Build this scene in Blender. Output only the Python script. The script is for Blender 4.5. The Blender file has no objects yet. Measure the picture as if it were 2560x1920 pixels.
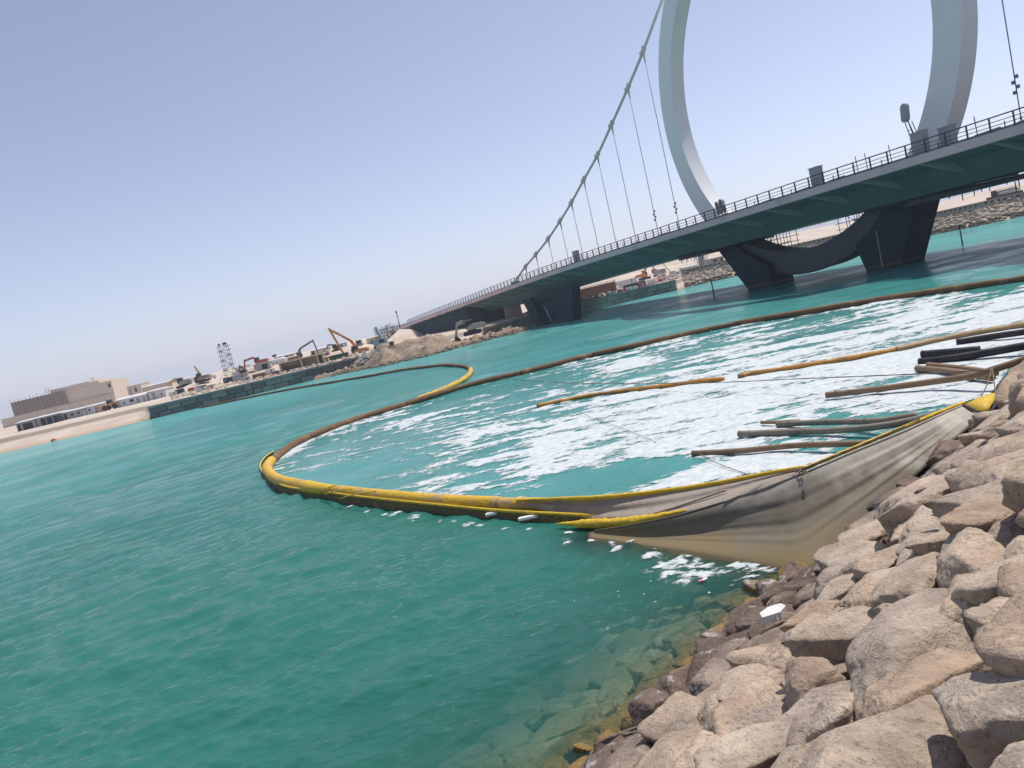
import bpy, bmesh, math, random
import numpy as np
from mathutils import Vector, Matrix, noise as mnoise

random.seed(7); RNG = np.random.default_rng(11)
SC = bpy.context.scene
COL = SC.collection
R_ = math.radians

# ------------------------------------------------------------------ camera
CAM_H = 4.6; PITCH = R_(5.81); ROLL = R_(13.2); FPX = 1922.0
_R = np.array([1, 0, 0.]); _F = np.array([0, math.cos(PITCH), -math.sin(PITCH)]); _U = np.array([0, math.sin(PITCH), math.cos(PITCH)])
CX = math.cos(ROLL) * _R - math.sin(ROLL) * _U
CY = math.sin(ROLL) * _R + math.cos(ROLL) * _U
CC = np.array([0, 0, CAM_H])
cd = bpy.data.cameras.new('camera'); cam = bpy.data.objects.new('camera', cd); COL.objects.link(cam)
cam.matrix_world = Matrix(((CX[0], CY[0], -_F[0], 0), (CX[1], CY[1], -_F[1], 0), (CX[2], CY[2], -_F[2], CAM_H), (0, 0, 0, 1)))
cd.sensor_fit = 'HORIZONTAL'; cd.sensor_width = 36.0; cd.lens = 36.0 * FPX / 2560.0
cd.clip_start = 0.05; cd.clip_end = 20000
SC.camera = cam
SC.render.resolution_x = 1024; SC.render.resolution_y = 768

# ------------------------------------------------------------------ sky, sun, exposure
SUN_DIR = Vector((0.40, 0.20, 1.0)).normalized()          # towards the sun
elev = math.asin(SUN_DIR.z); azim = math.atan2(SUN_DIR.x, SUN_DIR.y)
w = bpy.data.worlds.new('World'); SC.world = w; w.use_nodes = True
nt = w.node_tree; nt.nodes.clear()
sky = nt.nodes.new('ShaderNodeTexSky'); sky.sky_type = 'NISHITA'; sky.sun_disc = False
sky.sun_elevation = elev; sky.sun_rotation = azim; sky.altitude = 0
sky.air_density = 0.85; sky.dust_density = 0.5; sky.ozone_density = 3.0
hsv = nt.nodes.new('ShaderNodeHueSaturation'); hsv.inputs['Saturation'].default_value = 0.75
tint = nt.nodes.new('ShaderNodeMix'); tint.data_type = 'RGBA'; tint.blend_type = 'MULTIPLY'
tint.inputs[0].default_value = 1.0; tint.inputs[7].default_value = (0.99, 0.925, 0.955, 1)
bg = nt.nodes.new('ShaderNodeBackground'); bg.inputs[1].default_value = 0.145
wo = nt.nodes.new('ShaderNodeOutputWorld')
nt.links.new(sky.outputs[0], hsv.inputs['Color']); nt.links.new(hsv.outputs[0], tint.inputs[6])
nt.links.new(tint.outputs[2], bg.inputs[0]); nt.links.new(bg.outputs[0], wo.inputs[0])
sd = bpy.data.lights.new('sun', 'SUN'); sd.energy = 4.1; sd.angle = R_(0.55); sd.color = (1.0, 0.955, 0.89)
so = bpy.data.objects.new('sun', sd); COL.objects.link(so); so.location = (20, 10, 60)
so.rotation_euler = SUN_DIR.to_track_quat('Z', 'Y').to_euler()
SC.view_settings.view_transform = 'Standard'; SC.view_settings.look = 'None'
SC.view_settings.exposure = 0.12; SC.view_settings.gamma = 1.0; SC.view_settings.use_curve_mapping = False
SC.render.engine = 'CYCLES'
SC.cycles.use_denoising = True; SC.cycles.max_bounces = 7; SC.cycles.transparent_max_bounces = 12
SC.cycles.diffuse_bounces = 3; SC.cycles.glossy_bounces = 3; SC.cycles.volume_bounces = 1
SC.cycles.caustics_reflective = False; SC.cycles.caustics_refractive = False
SC.cycles.sample_clamp_indirect = 6.0

# ------------------------------------------------------------------ photograph pixel (2560 x 1920) -> place
def ray(px, py): return CX * (px - 1280) / FPX + CY * (960 - py) / FPX + _F
def onz(px, py, z=0.0):
    d = ray(px, py); t = (z - CAM_H) / d[2]; return CC + t * d
def aty(px, py, Y):
    d = ray(px, py); return CC + d * (Y / d[1])
def project(P):
    P = np.asarray(P, float) - CC; d = P @ _F
    return 1280 + FPX * (P @ CX) / d, 960 - FPX * (P @ CY) / d

# ------------------------------------------------------------------ object helpers
ORG = {}
def _name(n): return n
def tag(o, label=None, cat=None, group=None, kind=None):
    if label: o['label'] = label
    if cat: o['category'] = cat
    if group: o['group'] = group
    if kind: o['kind'] = kind
    return o
def thing(name, label, cat, loc=(0, 0, 0), rz=0.0, group=None, kind=None):
    o = bpy.data.objects.new(name, None); COL.objects.link(o)
    o.location = loc; o.rotation_euler = (0, 0, rz); o.empty_display_size = 0.5
    return tag(o, label, cat, group, kind or 'thing')
def link(o, parent=None):
    COL.objects.link(o)
    if parent is not None: o.parent = parent
    return o

class MB:
    """collects shapes; build() links them as ONE mesh object"""
    def __init__(s): s.v = []; s.f = []
    def add(s, vs, fs):
        b = len(s.v); s.v.extend([tuple(map(float, p)) for p in vs]); s.f.extend([tuple(b + i for i in q) for q in fs]); return s
    def box(s, c, size, rz=0.0, ry=0.0, rx=0.0, taper=1.0):
        hx, hy, hz = size[0] / 2, size[1] / 2, size[2] / 2
        M = Matrix.Rotation(rz, 3, 'Z') @ Matrix.Rotation(ry, 3, 'Y') @ Matrix.Rotation(rx, 3, 'X')
        vs = []
        for z, k in ((-hz, 1.0), (hz, taper)):
            for x, y in ((-hx, -hy), (hx, -hy), (hx, hy), (-hx, hy)):
                p = M @ Vector((x * k, y * k, z)); vs.append((p.x + c[0], p.y + c[1], p.z + c[2]))
        return s.add(vs, [(3, 2, 1, 0), (4, 5, 6, 7), (0, 1, 5, 4), (1, 2, 6, 5), (2, 3, 7, 6), (3, 0, 4, 7)])
    def bar(s, a, b, w, h=None, up=(0, 0, 1)):
        h = h or w; a = Vector(a); b = Vector(b); t = (b - a)
        if t.length < 1e-6: return s
        t.normalize(); u = Vector(up)
        if abs(t.dot(u)) > 0.98: u = Vector((0, 1, 0))
        x = t.cross(u).normalized(); y = x.cross(t).normalized()
        vs = []
        for p in (a, b):
            for i, j in ((-1, -1), (1, -1), (1, 1), (-1, 1)): vs.append(p + x * (i * w / 2) + y * (j * h / 2))
        return s.add(vs, [(0, 1, 2, 3), (7, 6, 5, 4), (0, 4, 5, 1), (1, 5, 6, 2), (2, 6, 7, 3), (3, 7, 4, 0)])
    def tube(s, pts, r, n=8, caps=True, flat=1.0, hollow=False, jit=0.0):
        P = [Vector(p) for p in pts]; m = len(P); vs = []; fs = []
        rs = r if hasattr(r, '__len__') else [r] * m
        prev = None
        for i in range(m):
            t = (P[min(i + 1, m - 1)] - P[max(i - 1, 0)]).normalized()
            u = Vector((0, 0, 1)) if abs(t.z) < 0.95 else Vector((0, 1, 0))
            x = t.cross(u).normalized(); y = x.cross(t).normalized()
            for k in range(n):
                a = 2 * math.pi * k / n
                rr = rs[i] * (1 + (random.uniform(-jit, jit) if jit else 0))
                vs.append(P[i] + x * (math.cos(a) * rr) + y * (math.sin(a) * rr * flat))
        for i in range(m - 1):
            for k in range(n):
                k2 = (k + 1) % n; fs.append((i * n + k, i * n + k2, (i + 1) * n + k2, (i + 1) * n + k))
        if caps:
            fs.append(tuple(range(n - 1, -1, -1)) if not hollow else tuple(range(n - 1, -1, -1)))
            fs.append(tuple((m - 1) * n + k for k in range(n)))
        return s.add(vs, fs)
    def prism(s, poly, fn, a, b):
        """2-D polygon extruded from a to b; fn(u, v, w) -> world"""
        n = len(poly); vs = [fn(u, v, a) for u, v in poly] + [fn(u, v, b) for u, v in poly]
        fs = [tuple(range(n - 1, -1, -1)), tuple(range(n, 2 * n))] + [(i, (i + 1) % n, n + (i + 1) % n, n + i) for i in range(n)]
        return s.add(vs, fs)
    def grid(s, pts, closed=False):
        """pts: rows of points"""
        r = len(pts); c = len(pts[0]); vs = [p for row in pts for p in row]
        return s.add(vs, [(i * c + j, i * c + j + 1, (i + 1) * c + j + 1, (i + 1) * c + j) for i in range(r - 1) for j in range(c - 1)])
    def mesh(s, name, mat, smooth=False, org=(0, 0, 0)):
        me = bpy.data.meshes.new(name)
        vs = [(p[0] - org[0], p[1] - org[1], p[2] - org[2]) for p in s.v]
        me.from_pydata(vs, [], s.f)
        if mat: me.materials.append(mat)
        bm = bmesh.new(); bm.from_mesh(me); bmesh.ops.recalc_face_normals(bm, faces=bm.faces); bm.to_mesh(me); bm.free()
        if smooth:
            me.polygons.foreach_set('use_smooth', [True] * len(me.polygons))
        me.update(); return me
    def build(s, name, mat, parent=None, smooth=False, label=None):
        """world coordinates in; parent must be unrotated unless the shape is already local (use org)"""
        if parent is None:
            c = np.mean(np.array(s.v), 0); org = (c[0], c[1], min(p[2] for p in s.v))
            o = bpy.data.objects.new(name, s.mesh(name, mat, smooth, org)); o.location = org; ORG[o] = org
        else:
            org = world_org(parent)
            o = bpy.data.objects.new(name, s.mesh(name, mat, smooth, org)); ORG[o] = org
        link(o, parent)
        if label: o['label'] = label
        return o
def world_org(o):
    x = Vector((0, 0, 0))
    while o is not None: x += Vector(o.location); o = o.parent
    return tuple(x)
def lbuild(mb, name, mat, parent, smooth=False):
    """shape given in the parent's own local frame"""
    o = bpy.data.objects.new(name, mb.mesh(name, mat, smooth)); return link(o, parent)

# ------------------------------------------------------------------ numpy noise
_perm = RNG.permutation(512).astype(np.int64); _perm = np.concatenate([_perm, _perm, _perm])
_grad = RNG.uniform(0, 2 * np.pi, 512)
def pnoise(x, y):
    xi = np.floor(x).astype(np.int64); yi = np.floor(y).astype(np.int64); xf = x - xi; yf = y - yi
    u = xf * xf * xf * (xf * (xf * 6 - 15) + 10); v = yf * yf * yf * (yf * (yf * 6 - 15) + 10)
    def g(ix, iy, dx, dy):
        a = _grad[_perm[(_perm[ix & 511] + iy) & 511]]; return np.cos(a) * dx + np.sin(a) * dy
    return ((g(xi, yi, xf, yf) * (1 - u) + g(xi + 1, yi, xf - 1, yf) * u) * (1 - v) +
            (g(xi, yi + 1, xf, yf - 1) * (1 - u) + g(xi + 1, yi + 1, xf - 1, yf - 1) * u) * v)
def fbm(x, y, o=4, g=0.5, l=2.03):
    s = 0; a = 1.0; t = 0
    for i in range(o): s = s + a * pnoise(x + 17.3 * i, y - 9.1 * i); t += a; a *= g; x = x * l; y = y * l
    return s / t
def sstep(a, b, x):
    t = np.clip((x - a) / (b - a), 0, 1); return t * t * (3 - 2 * t)
def inpoly(x, y, poly):
    r = np.zeros(x.shape, bool); n = len(poly)
    for i in range(n):
        x1, y1 = poly[i]; x2, y2 = poly[(i + 1) % n]
        c = ((y1 > y) != (y2 > y)) & (x < (x2 - x1) * (y - y1) / (y2 - y1 + 1e-12) + x1); r ^= c
    return r
def catmull(P, k=6):
    P = [np.array(p, float) for p in P]; out = []
    for i in range(len(P) - 1):
        p0 = P[max(i - 1, 0)]; p1 = P[i]; p2 = P[i + 1]; p3 = P[min(i + 2, len(P) - 1)]
        for j in range(k):
            t = j / k
            out.append(0.5 * ((2 * p1) + (-p0 + p2) * t + (2 * p0 - 5 * p1 + 4 * p2 - p3) * t * t + (-p0 + 3 * p1 - 3 * p2 + p3) * t ** 3))
    out.append(P[-1]); return out

# ------------------------------------------------------------------ materials
class NT:
    def __init__(s, name):
        s.m = bpy.data.materials.new(name); s.m.use_nodes = True; s.t = s.m.node_tree; s.t.nodes.clear()
        s.out = s.n('OutputMaterial')
    def n(s, k, **kw):
        x = s.t.nodes.new('ShaderNode' + k)
        for a, b in kw.items(): setattr(x, a, b)
        return x
    def l(s, a, b): s.t.links.new(a, b)
    def noise(s, scale, detail=4, rough=0.55, vec=None, dist=0.0):
        x = s.n('TexNoise'); x.inputs['Scale'].default_value = scale; x.inputs['Detail'].default_value = detail
        x.inputs['Roughness'].default_value = rough; x.inputs['Distortion'].default_value = dist
        if vec is not None: s.l(vec, x.inputs['Vector'])
        return x.outputs[0]
    def ramp(s, fac, stops):
        x = s.n('ValToRGB'); e = x.color_ramp.elements
        while len(e) < len(stops): e.new(0.5)
        for i, (p, c) in enumerate(stops): e[i].position = p; e[i].color = (c[0], c[1], c[2], 1) if hasattr(c, '__len__') else (c, c, c, 1)
        s.l(fac, x.inputs[0]); return x.outputs[0]
    def mix(s, fac, a, b, mode='MIX'):
        x = s.n('Mix'); x.data_type = 'RGBA'; x.blend_type = mode
        for v, i in ((fac, 0), (a, 6), (b, 7)):
            if isinstance(v, (int, float)): x.inputs[i].default_value = v if i == 0 else (v, v, v, 1)
            elif isinstance(v, tuple): x.inputs[i].default_value = (*v[:3], 1)
            else: s.l(v, x.inputs[i])
        return x.outputs[2]
    def math(s, op, a, b=None, c=None):
        x = s.n('Math'); x.operation = op
        for i, v in enumerate((a, b, c)):
            if v is None: continue
            if isinstance(v, (int, float)): x.inputs[i].default_value = v
            else: s.l(v, x.inputs[i])
        return x.outputs[0]
    def mrange(s, v, a, b, c=0.0, d=1.0):
        x = s.n('MapRange'); x.interpolation_type = 'SMOOTHSTEP'
        s.l(v, x.inputs[0])
        for i, q in enumerate((a, b, c, d)): x.inputs[i + 1].default_value = q
        return x.outputs[0]
    def bump(s, h, strength=0.5, dist=0.05, normal=None):
        x = s.n('Bump'); x.inputs['Strength'].default_value = strength; x.inputs['Distance'].default_value = dist
        s.l(h, x.inputs['Height'])
        if normal is not None: s.l(normal, x.inputs['Normal'])
        return x.outputs[0]
    def principled(s, col, rough=0.6, normal=None, metal=0.0, spec=0.5):
        p = s.n('BsdfPrincipled')
        if isinstance(col, tuple): p.inputs['Base Color'].default_value = (*col[:3], 1)
        else: s.l(col, p.inputs['Base Color'])
        if isinstance(rough, (int, float)): p.inputs['Roughness'].default_value = rough
        else: s.l(rough, p.inputs['Roughness'])
        p.inputs['Metallic'].default_value = metal; p.inputs['Specular IOR Level'].default_value = spec
        if normal is not None: s.l(normal, p.inputs['Normal'])
        return p.outputs[0]
    def done(s, sh): s.l(sh, s.out.inputs[0]); return s.m
    def geo(s, k): return s.n('NewGeometry').outputs[k]
    def obj(s): return s.n('TexCoord').outputs['Object']
    def pos(s): return s.geo('Position')

_mc = {}
def pmat(name, col, rough=0.6, var=0.18, scale=1.5, dirt=None, dirt_amt=0.5, bump=0.0, bscale=8.0, metal=0.0, spec=0.4, rnd=0.0):
    """plain painted / bare surface with uneven colour, dirt and a little relief"""
    if name in _mc: return _mc[name]
    t = NT(name); P = t.pos()
    n1 = t.noise(scale, 5, 0.6, P)
    c = t.mix(n1, tuple(x * (1 - var) for x in col), tuple(min(1, x * (1 + var)) for x in col))
    if dirt:
        n2 = t.noise(scale * 0.45, 7, 0.68, P); f = t.mrange(n2, 0.48, 0.68, 0, dirt_amt); c = t.mix(f, c, dirt)
    if rnd:
        oi = t.n('ObjectInfo').outputs['Random']; k = t.mrange(oi, 0, 1, 1 - rnd, 1 + rnd)
        c = t.mix(1.0, c, k, 'MULTIPLY')
    nrm = t.bump(t.noise(bscale, 5, 0.6, P), bump, 0.05) if bump else None
    _mc[name] = t.done(t.principled(c, rough, nrm, metal, spec)); return _mc[name]

# ================================================================== near shore geometry
SH0 = np.array([-0.09, 7.24]); SHT = np.array([0.722, 0.692]); SHN = np.array([0.692, -0.722])   # along, towards land
SLOPE = 0.62
def shore_d(x, y): return (x - SH0[0]) * SHN[0] + (y - SH0[1]) * SHN[1]
def zs(d):
    return np.where(d < 0, d * 0.42, np.minimum(d * SLOPE, 3.0 + 0.02 * (d - 4.8)))
def on_slope(px, py, up=0.0):
    r = ray(px, py); dd = r[0] * SHN[0] + r[1] * SHN[1]; d0 = float(shore_d(0, 0))
    t = (SLOPE * d0 + up - CAM_H) / (r[2] - SLOPE * dd); P = CC + t * r
    if P[2] > 3.0 + up: t = (3.0 + up - CAM_H) / r[2]; P = CC + t * r
    return P, t

BOOM_BACK = [(679, 1152), (727, 1115), (768, 1093), (869, 1055), (1011, 1011), (1170, 963), (1300, 933), (1479, 887), (1837, 809), (2195, 749), (2560, 696), (2760, 664)]
BOOM_FRONT = [(679, 1152), (668, 1168), (676, 1186), (705, 1203), (781, 1219), (925, 1236), (1106, 1253), (1250, 1260), (1396, 1262), (1500, 1266)]
pool = [tuple(onz(*p)[:2]) for p in BOOM_BACK[::-1]] + [tuple(onz(*p)[:2]) for p in BOOM_FRONT[1:]] + [tuple(onz(*p)[:2]) for p in [(1800, 1235), (2020, 1190), (2400, 1010), (2480, 985)]] + [(13, 20), (26, 32)]

# ------------------------------------------------------------------ waves
_wv = []
for i in range(46):
    L = 0.22 * (9.0 ** (i / 45.0)); a = R_(97) + RNG.normal(0, 0.42)
    _wv.append((L, a, RNG.uniform(0, 6.28), 0.0050 * L ** 0.60 * RNG.uniform(0.6, 1.3)))
for i in range(14):
    L = 2.4 * (3.6 ** (i / 13.0)); a = R_(97) + RNG.normal(0, 0.5); _wv.append((L, a, RNG.uniform(0, 6.28), 0.0030 * L ** 0.8 * RNG.uniform(0.6, 1.3)))
def waves(x, y, spacing):
    z = np.zeros_like(x)
    gust = 0.75 + 0.9 * fbm(x * 0.05 + 3, y * 0.035, 3)
    wob = [1.3 * pnoise(x * f_ + 5, y * f_ + 9) for f_ in (0.5, 0.28, 0.13)]
    for L, a, ph, A in _wv:
        k = 2 * np.pi / L; th = k * (x * math.cos(a) + y * math.sin(a)) + ph + wob[0 if L < .7 else 1 if L < 1.5 else 2] * math.cos(ph * 7)
        s = np.sin(th); z += A * np.clip(L / (3.2 * spacing) - 0.35, 0, 1) * (s + 0.28 * np.cos(2 * th) - 0.1)
    return z * gust
def calm(x, y, d):
    """wave height factor: sheltered inside the boom and at the shore"""
    ins = inpoly(x, y, pool)
    return np.where(ins, 0.38, 1.0) * (0.45 + 0.55 * sstep(0.0, -5.0, d)), ins

# ------------------------------------------------------------------ water
F1 = 769.0
def radii(r0, r1, step): v0 = F1 * CAM_H / r0; v1 = F1 * CAM_H / r1; n = int((v0 - v1) / step); return F1 * CAM_H / np.linspace(v0, v1, n, endpoint=False)
rr = np.concatenate([radii(4.6, 60, 1.3), radii(60, 420, 0.6), np.array([420, 600, 900, 1500, 3000, 7000.])])
aa = np.concatenate([np.linspace(-85, -44, 22, endpoint=False), np.arange(-44, 44, 0.115), np.linspace(44, 85, 22)])
RRg, AAg = np.meshgrid(rr, np.radians(aa), indexing='ij')
X = RRg * np.sin(AAg); Y = RRg * np.cos(AAg)
sp = np.maximum(RRg ** 2 / (F1 * CAM_H) * 1.3, 0.03); D = shore_d(X, Y)
cm, INS = calm(X, Y, D)
Z = waves(X, Y, sp) * cm * 1.75
nr, nc = X.shape
me = bpy.data.meshes.new('water')
me.vertices.add(nr * nc); me.vertices.foreach_set('co', np.stack([X, Y, Z], -1).astype(np.float32).ravel())
idx = np.arange(nr * nc).reshape(nr, nc)
q = np.stack([idx[:-1, :-1], idx[:-1, 1:], idx[1:, 1:], idx[1:, :-1]], -1).reshape(-1, 4)
me.loops.add(q.size); me.loops.foreach_set('vertex_index', q.ravel().astype(np.int32)); me.polygons.add(len(q))
me.polygons.foreach_set('loop_start', (np.arange(len(q)) * 4).astype(np.int32)); me.polygons.foreach_set('loop_total', np.full(len(q), 4, np.int32))
me.polygons.foreach_set('use_smooth', np.ones(len(q), bool)); me.update(calc_edges=True); me.validate()
# what the water carries: clear over the shallow rocks, milky where silt hangs in it
depth = np.clip(-D, 0, None) * 0.42
clear = np.where(INS, 0.0, np.exp(-depth * 1.45)) * (D > -9)
clear = np.where(D > 0, 1.0, clear)
_sb = np.array([onz(*p)[:2] for p in [(1470, 1340), (1600, 1362), (1700, 1376), (1800, 1392), (1900, 1408), (1970, 1418), (2022, 1418)]])
_ds = np.full(X.shape, 9.0)
for _a, _b in zip(_sb[:-1], _sb[1:]):
    _t = np.clip(((X - _a[0]) * (_b - _a)[0] + (Y - _a[1]) * (_b - _a)[1]) / ((_b - _a) @ (_b - _a)), 0, 1); _ds = np.minimum(_ds, np.hypot(X - _a[0] - _t * (_b - _a)[0], Y - _a[1] - _t * (_b - _a)[1]))
clear = np.maximum(clear, np.where(INS, 0, 0.8 * np.exp(-(_ds / 0.55) ** 1.5)))
patch = fbm(X * 0.035, Y * 0.02, 4)
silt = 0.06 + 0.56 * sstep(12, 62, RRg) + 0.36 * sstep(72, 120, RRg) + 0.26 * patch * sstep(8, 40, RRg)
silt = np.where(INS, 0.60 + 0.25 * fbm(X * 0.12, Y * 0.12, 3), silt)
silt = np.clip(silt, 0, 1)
ripple = (0.50 + 0.50 * sstep(14, 60, RRg)) * np.where(INS, 0.6, 1.0) * np.clip(0.85 + 1.6 * fbm(X * 0.10, Y * 0.05, 4) + 1.2 * fbm(X * 0.3, Y * 0.14 + 9, 3), 0.12, 1.6)
for nm, arr in (('clear', clear), ('silt', silt), ('ripple', ripple)):
    at = me.attributes.new(nm, 'FLOAT', 'POINT'); at.data.foreach_set('value', arr.astype(np.float32).ravel())
t = NT('sea_water'); P = t.pos()
a1 = t.n('Attribute'); a1.attribute_name = 'silt'; a2 = t.n('Attribute'); a2.attribute_name = 'clear'
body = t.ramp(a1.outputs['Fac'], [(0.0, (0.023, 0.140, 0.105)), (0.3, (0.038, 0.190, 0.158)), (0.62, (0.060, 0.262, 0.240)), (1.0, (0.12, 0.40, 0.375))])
body = t.mix(t.mrange(t.noise(0.09, 4, 0.6, P), 0.45, 0.7, 0, 0.3), body, (0.018, 0.125, 0.118))
mp = t.n('Mapping'); mp.inputs['Scale'].default_value = (0.55, 1.0, 1.0); mp.inputs['Rotation'].default_value = (0, 0, R_(8)); t.l(P, mp.inputs['Vector'])
h1 = t.noise(1.0, 6, 0.68, mp.outputs[0], 0.6); h2 = t.noise(6.5, 5, 0.62, mp.outputs[0], 0.5)
hh = t.math('ADD', t.math('MULTIPLY', h1, 0.75), t.math('MULTIPLY', h2, 0.24))
nrm = t.bump(hh, 1.0, 0.30)
rip = t.n('Attribute'); rip.attribute_name = 'ripple'; t.l(rip.outputs['Fac'], nrm.node.inputs['Strength'])
dif = t.n('BsdfDiffuse'); t.l(body, dif.inputs[0]); t.l(nrm, dif.inputs['Normal'])
tr = t.n('BsdfTransparent'); tr.inputs[0].default_value = (0.88, 0.94, 0.84, 1)
m1 = t.n('MixShader'); t.l(a2.outputs['Fac'], m1.inputs[0]); t.l(dif.outputs[0], m1.inputs[1]); t.l(tr.outputs[0], m1.inputs[2])
gl = t.n('BsdfGlossy'); gl.inputs['Roughness'].default_value = 0.07; t.l(nrm, gl.inputs['Normal'])
fr = t.n('Fresnel'); fr.inputs[0].default_value = 1.333; t.l(nrm, fr.inputs['Normal'])
fm = t.math('MULTIPLY', fr.outputs[0], 0.82)
m2 = t.n('MixShader'); t.l(fm, m2.inputs[0]); t.l(m1.outputs[0], m2.inputs[1]); t.l(gl.outputs[0], m2.inputs[2])
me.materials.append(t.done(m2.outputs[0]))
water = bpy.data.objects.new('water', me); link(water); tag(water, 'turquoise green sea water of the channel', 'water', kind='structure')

# ------------------------------------------------------------------ sea bed and near slope
def gridmesh(name, xs, ys, zf, mat, kind='structure', label=None, cat=None):
    Xg, Yg = np.meshgrid(xs, ys, indexing='ij'); Zg = zf(Xg, Yg)
    mb = MB(); r, c = Xg.shape; mb.v = list(map(tuple, np.stack([Xg, Yg, Zg], -1).reshape(-1, 3)))
    mb.f = [(i * c + j, i * c + j + 1, (i + 1) * c + j + 1, (i + 1) * c + j) for i in range(r - 1) for j in range(c - 1)]
    o = bpy.data.objects.new(name, mb.mesh(name, mat, True)); link(o); tag(o, label, cat, kind=kind); return o
M_rub = pmat('rubble_soil', (0.20, 0.165, 0.13), 0.95, 0.35, 6.0, bump=0.9, bscale=14)
M_bed = pmat('sea_bed_silt', (0.16, 0.17, 0.12), 0.95, 0.3, 1.2, bump=0.5)
smb = MB(); srow = []
for s in np.linspace(-14, 34, 97):
    row = []
    for d in list(np.linspace(-14, -5, 8)) + list(np.linspace(-4.5, 12, 60)):
        p = SH0 + SHT * s + SHN * d
        row.append((p[0], p[1], float(zs(np.array(d))) - 0.30 + 0.10 * float(fbm(np.array(p[0] * 1.3), np.array(p[1] * 1.3), 3))))
    srow.append(row)
smb.grid(srow)
near_slope = bpy.data.objects.new('near_slope', smb.mesh('near_slope', M_rub, True)); link(near_slope)
tag(near_slope, 'boulder armoured bank sloping down to the water', 'bank', kind='structure')

# ------------------------------------------------------------------ boulders
def rock_mesh(name, seed, sub=5, blocky=0.0, rough=1.0):
    rg = np.random.default_rng(seed); bm = bmesh.new(); bmesh.ops.create_icosphere(bm, subdivisions=sub, radius=1.0)
    V = np.array([v.co[:] for v in bm.verts]); V /= np.linalg.norm(V, axis=1)[:, None]
    N = []; O = []
    k = rg.integers(9, 14)
    for i in range(k):
        n = rg.normal(size=3); n /= np.linalg.norm(n); N.append(n); O.append(rg.uniform(0.70, 1.0))
    for ax in range(3):
        for sg in (-1, 1):
            n = np.zeros(3); n[ax] = sg; n += rg.normal(0, 0.22, 3); n /= np.linalg.norm(n); N.append(n); O.append(rg.uniform(0.72, 0.92) if ax < 2 else rg.uniform(0.66, 0.85))
    N = np.array(N); O = np.array(O); pw = 11 + 14 * blocky
    q = np.clip(V @ N.T / O, 0, None); r = (q ** pw).sum(1) ** (-1.0 / pw)
    off = Vector(rg.uniform(-50, 50, 3))
    P = V * r[:, None]
    dsp = np.zeros(len(P))
    for j, p in enumerate(P):
        v = Vector(p) + off
        a = mnoise.fractal(v * 1.5, 1.0, 2.1, 3) * 0.055
        b = -abs(mnoise.noise(v * 2.6 + Vector((7, 1, 3)))) * 0.055
        c = mnoise.fractal(v * 5.0, 0.9, 2.2, 4) * 0.030
        st = mnoise.noise(Vector((v.x * 1.1, v.y * 1.1, v.z * 6.5))) * 0.016
        dsp[j] = (a + b + c + st) * rough
    P = P * (1 + dsp)[:, None]
    for v, p in zip(bm.verts, P): v.co = p
    me = bpy.data.meshes.new(name); bm.to_mesh(me); bm.free()
    me.polygons.foreach_set('use_smooth', [True] * len(me.polygons)); me.update(); return me
t = NT('limestone'); P = t.pos(); O = t.obj()
rn = t.n('ObjectInfo').outputs['Random']
base = t.ramp(rn, [(0.0, (0.50, 0.37, 0.265)), (0.25, (0.57, 0.445, 0.335)), (0.5, (0.51, 0.405, 0.31)), (0.75, (0.61, 0.49, 0.375)), (1.0, (0.44, 0.36, 0.29))])
n1 = t.noise(2.3, 6, 0.62, P); n2 = t.noise(7.0, 7, 0.66, P, 1.6); n3 = t.noise(34.0, 4, 0.6, P)
col = t.mix(t.mrange(n1, 0.35, 0.7), base, t.mix(1.0, base, (0.63, 0.61, 0.61), 'MULTIPLY'))
col = t.mix(t.mrange(n2, 0.54, 0.70, 0, 0.55), col, (0.24, 0.185, 0.15))
col = t.mix(t.mrange(t.noise(1.4, 4, 0.6, P), 0.55, 0.7, 0, 0.5), col, (0.60, 0.43, 0.31))
col = t.mix(t.mrange(n3, 0.57, 0.66, 0, 0.6), col, (0.17, 0.13, 0.105))
sep = t.n('SeparateXYZ'); t.l(P, sep.inputs[0])
zz = t.math('ADD', sep.outputs[2], t.math('MULTIPLY', t.math('SUBTRACT', t.noise(2.0, 4, 0.6, P), 0.5), 0.9))
splash = t.mrange(zz, 1.35, 0.75, 0, 0.95)
wet = t.mix(1.0, col, (0.34, 0.31, 0.32), 'MULTIPLY')
col = t.mix(splash, col, wet)
salt = t.math('MULTIPLY', t.mrange(t.noise(3.2, 7, 0.75, P), 0.55, 0.63, 0, 0.8), splash)
col = t.mix(salt, col, (0.50, 0.46, 0.44))
z2 = t.math('ADD', sep.outputs[2], t.math('MULTIPLY', t.math('SUBTRACT', t.noise(3.5, 3, 0.6, P), 0.5), 0.35))
alg = t.math('MULTIPLY', t.mrange(z2, 0.15, 0.03), t.mrange(z2, -0.5, -0.1, 0.35, 1.0))
col = t.mix(alg, col, t.mix(t.noise(6, 4, 0.6, P), (0.10, 0.062, 0.018), (0.40, 0.25, 0.075)))
col = t.mix(t.mrange(z2, -0.12, -0.6, 0, 0.8), col, (0.58, 0.56, 0.36))
vor = t.n('TexVoronoi'); vor.feature = 'DISTANCE_TO_EDGE'; vor.inputs['Scale'].default_value = 3.0
wr = t.n('VectorMath'); wr.operation = 'ADD'; nz = t.n('TexNoise'); nz.inputs['Scale'].default_value = 4.0; t.l(P, nz.inputs['Vector']); t.l(nz.outputs['Color'], wr.inputs[0]); t.l(P, wr.inputs[1])
t.l(wr.outputs[0], vor.inputs['Vector'])
crack = t.mrange(vor.outputs['Distance'], 0.0, 0.035)
hgt = t.math('ADD', t.math('ADD', t.math('MULTIPLY', n2, 0.7), t.math('MULTIPLY', n3, 0.34)), t.math('MULTIPLY', crack, 0.0))
nb = t.bump(hgt, 0.95, 0.06)
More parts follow.
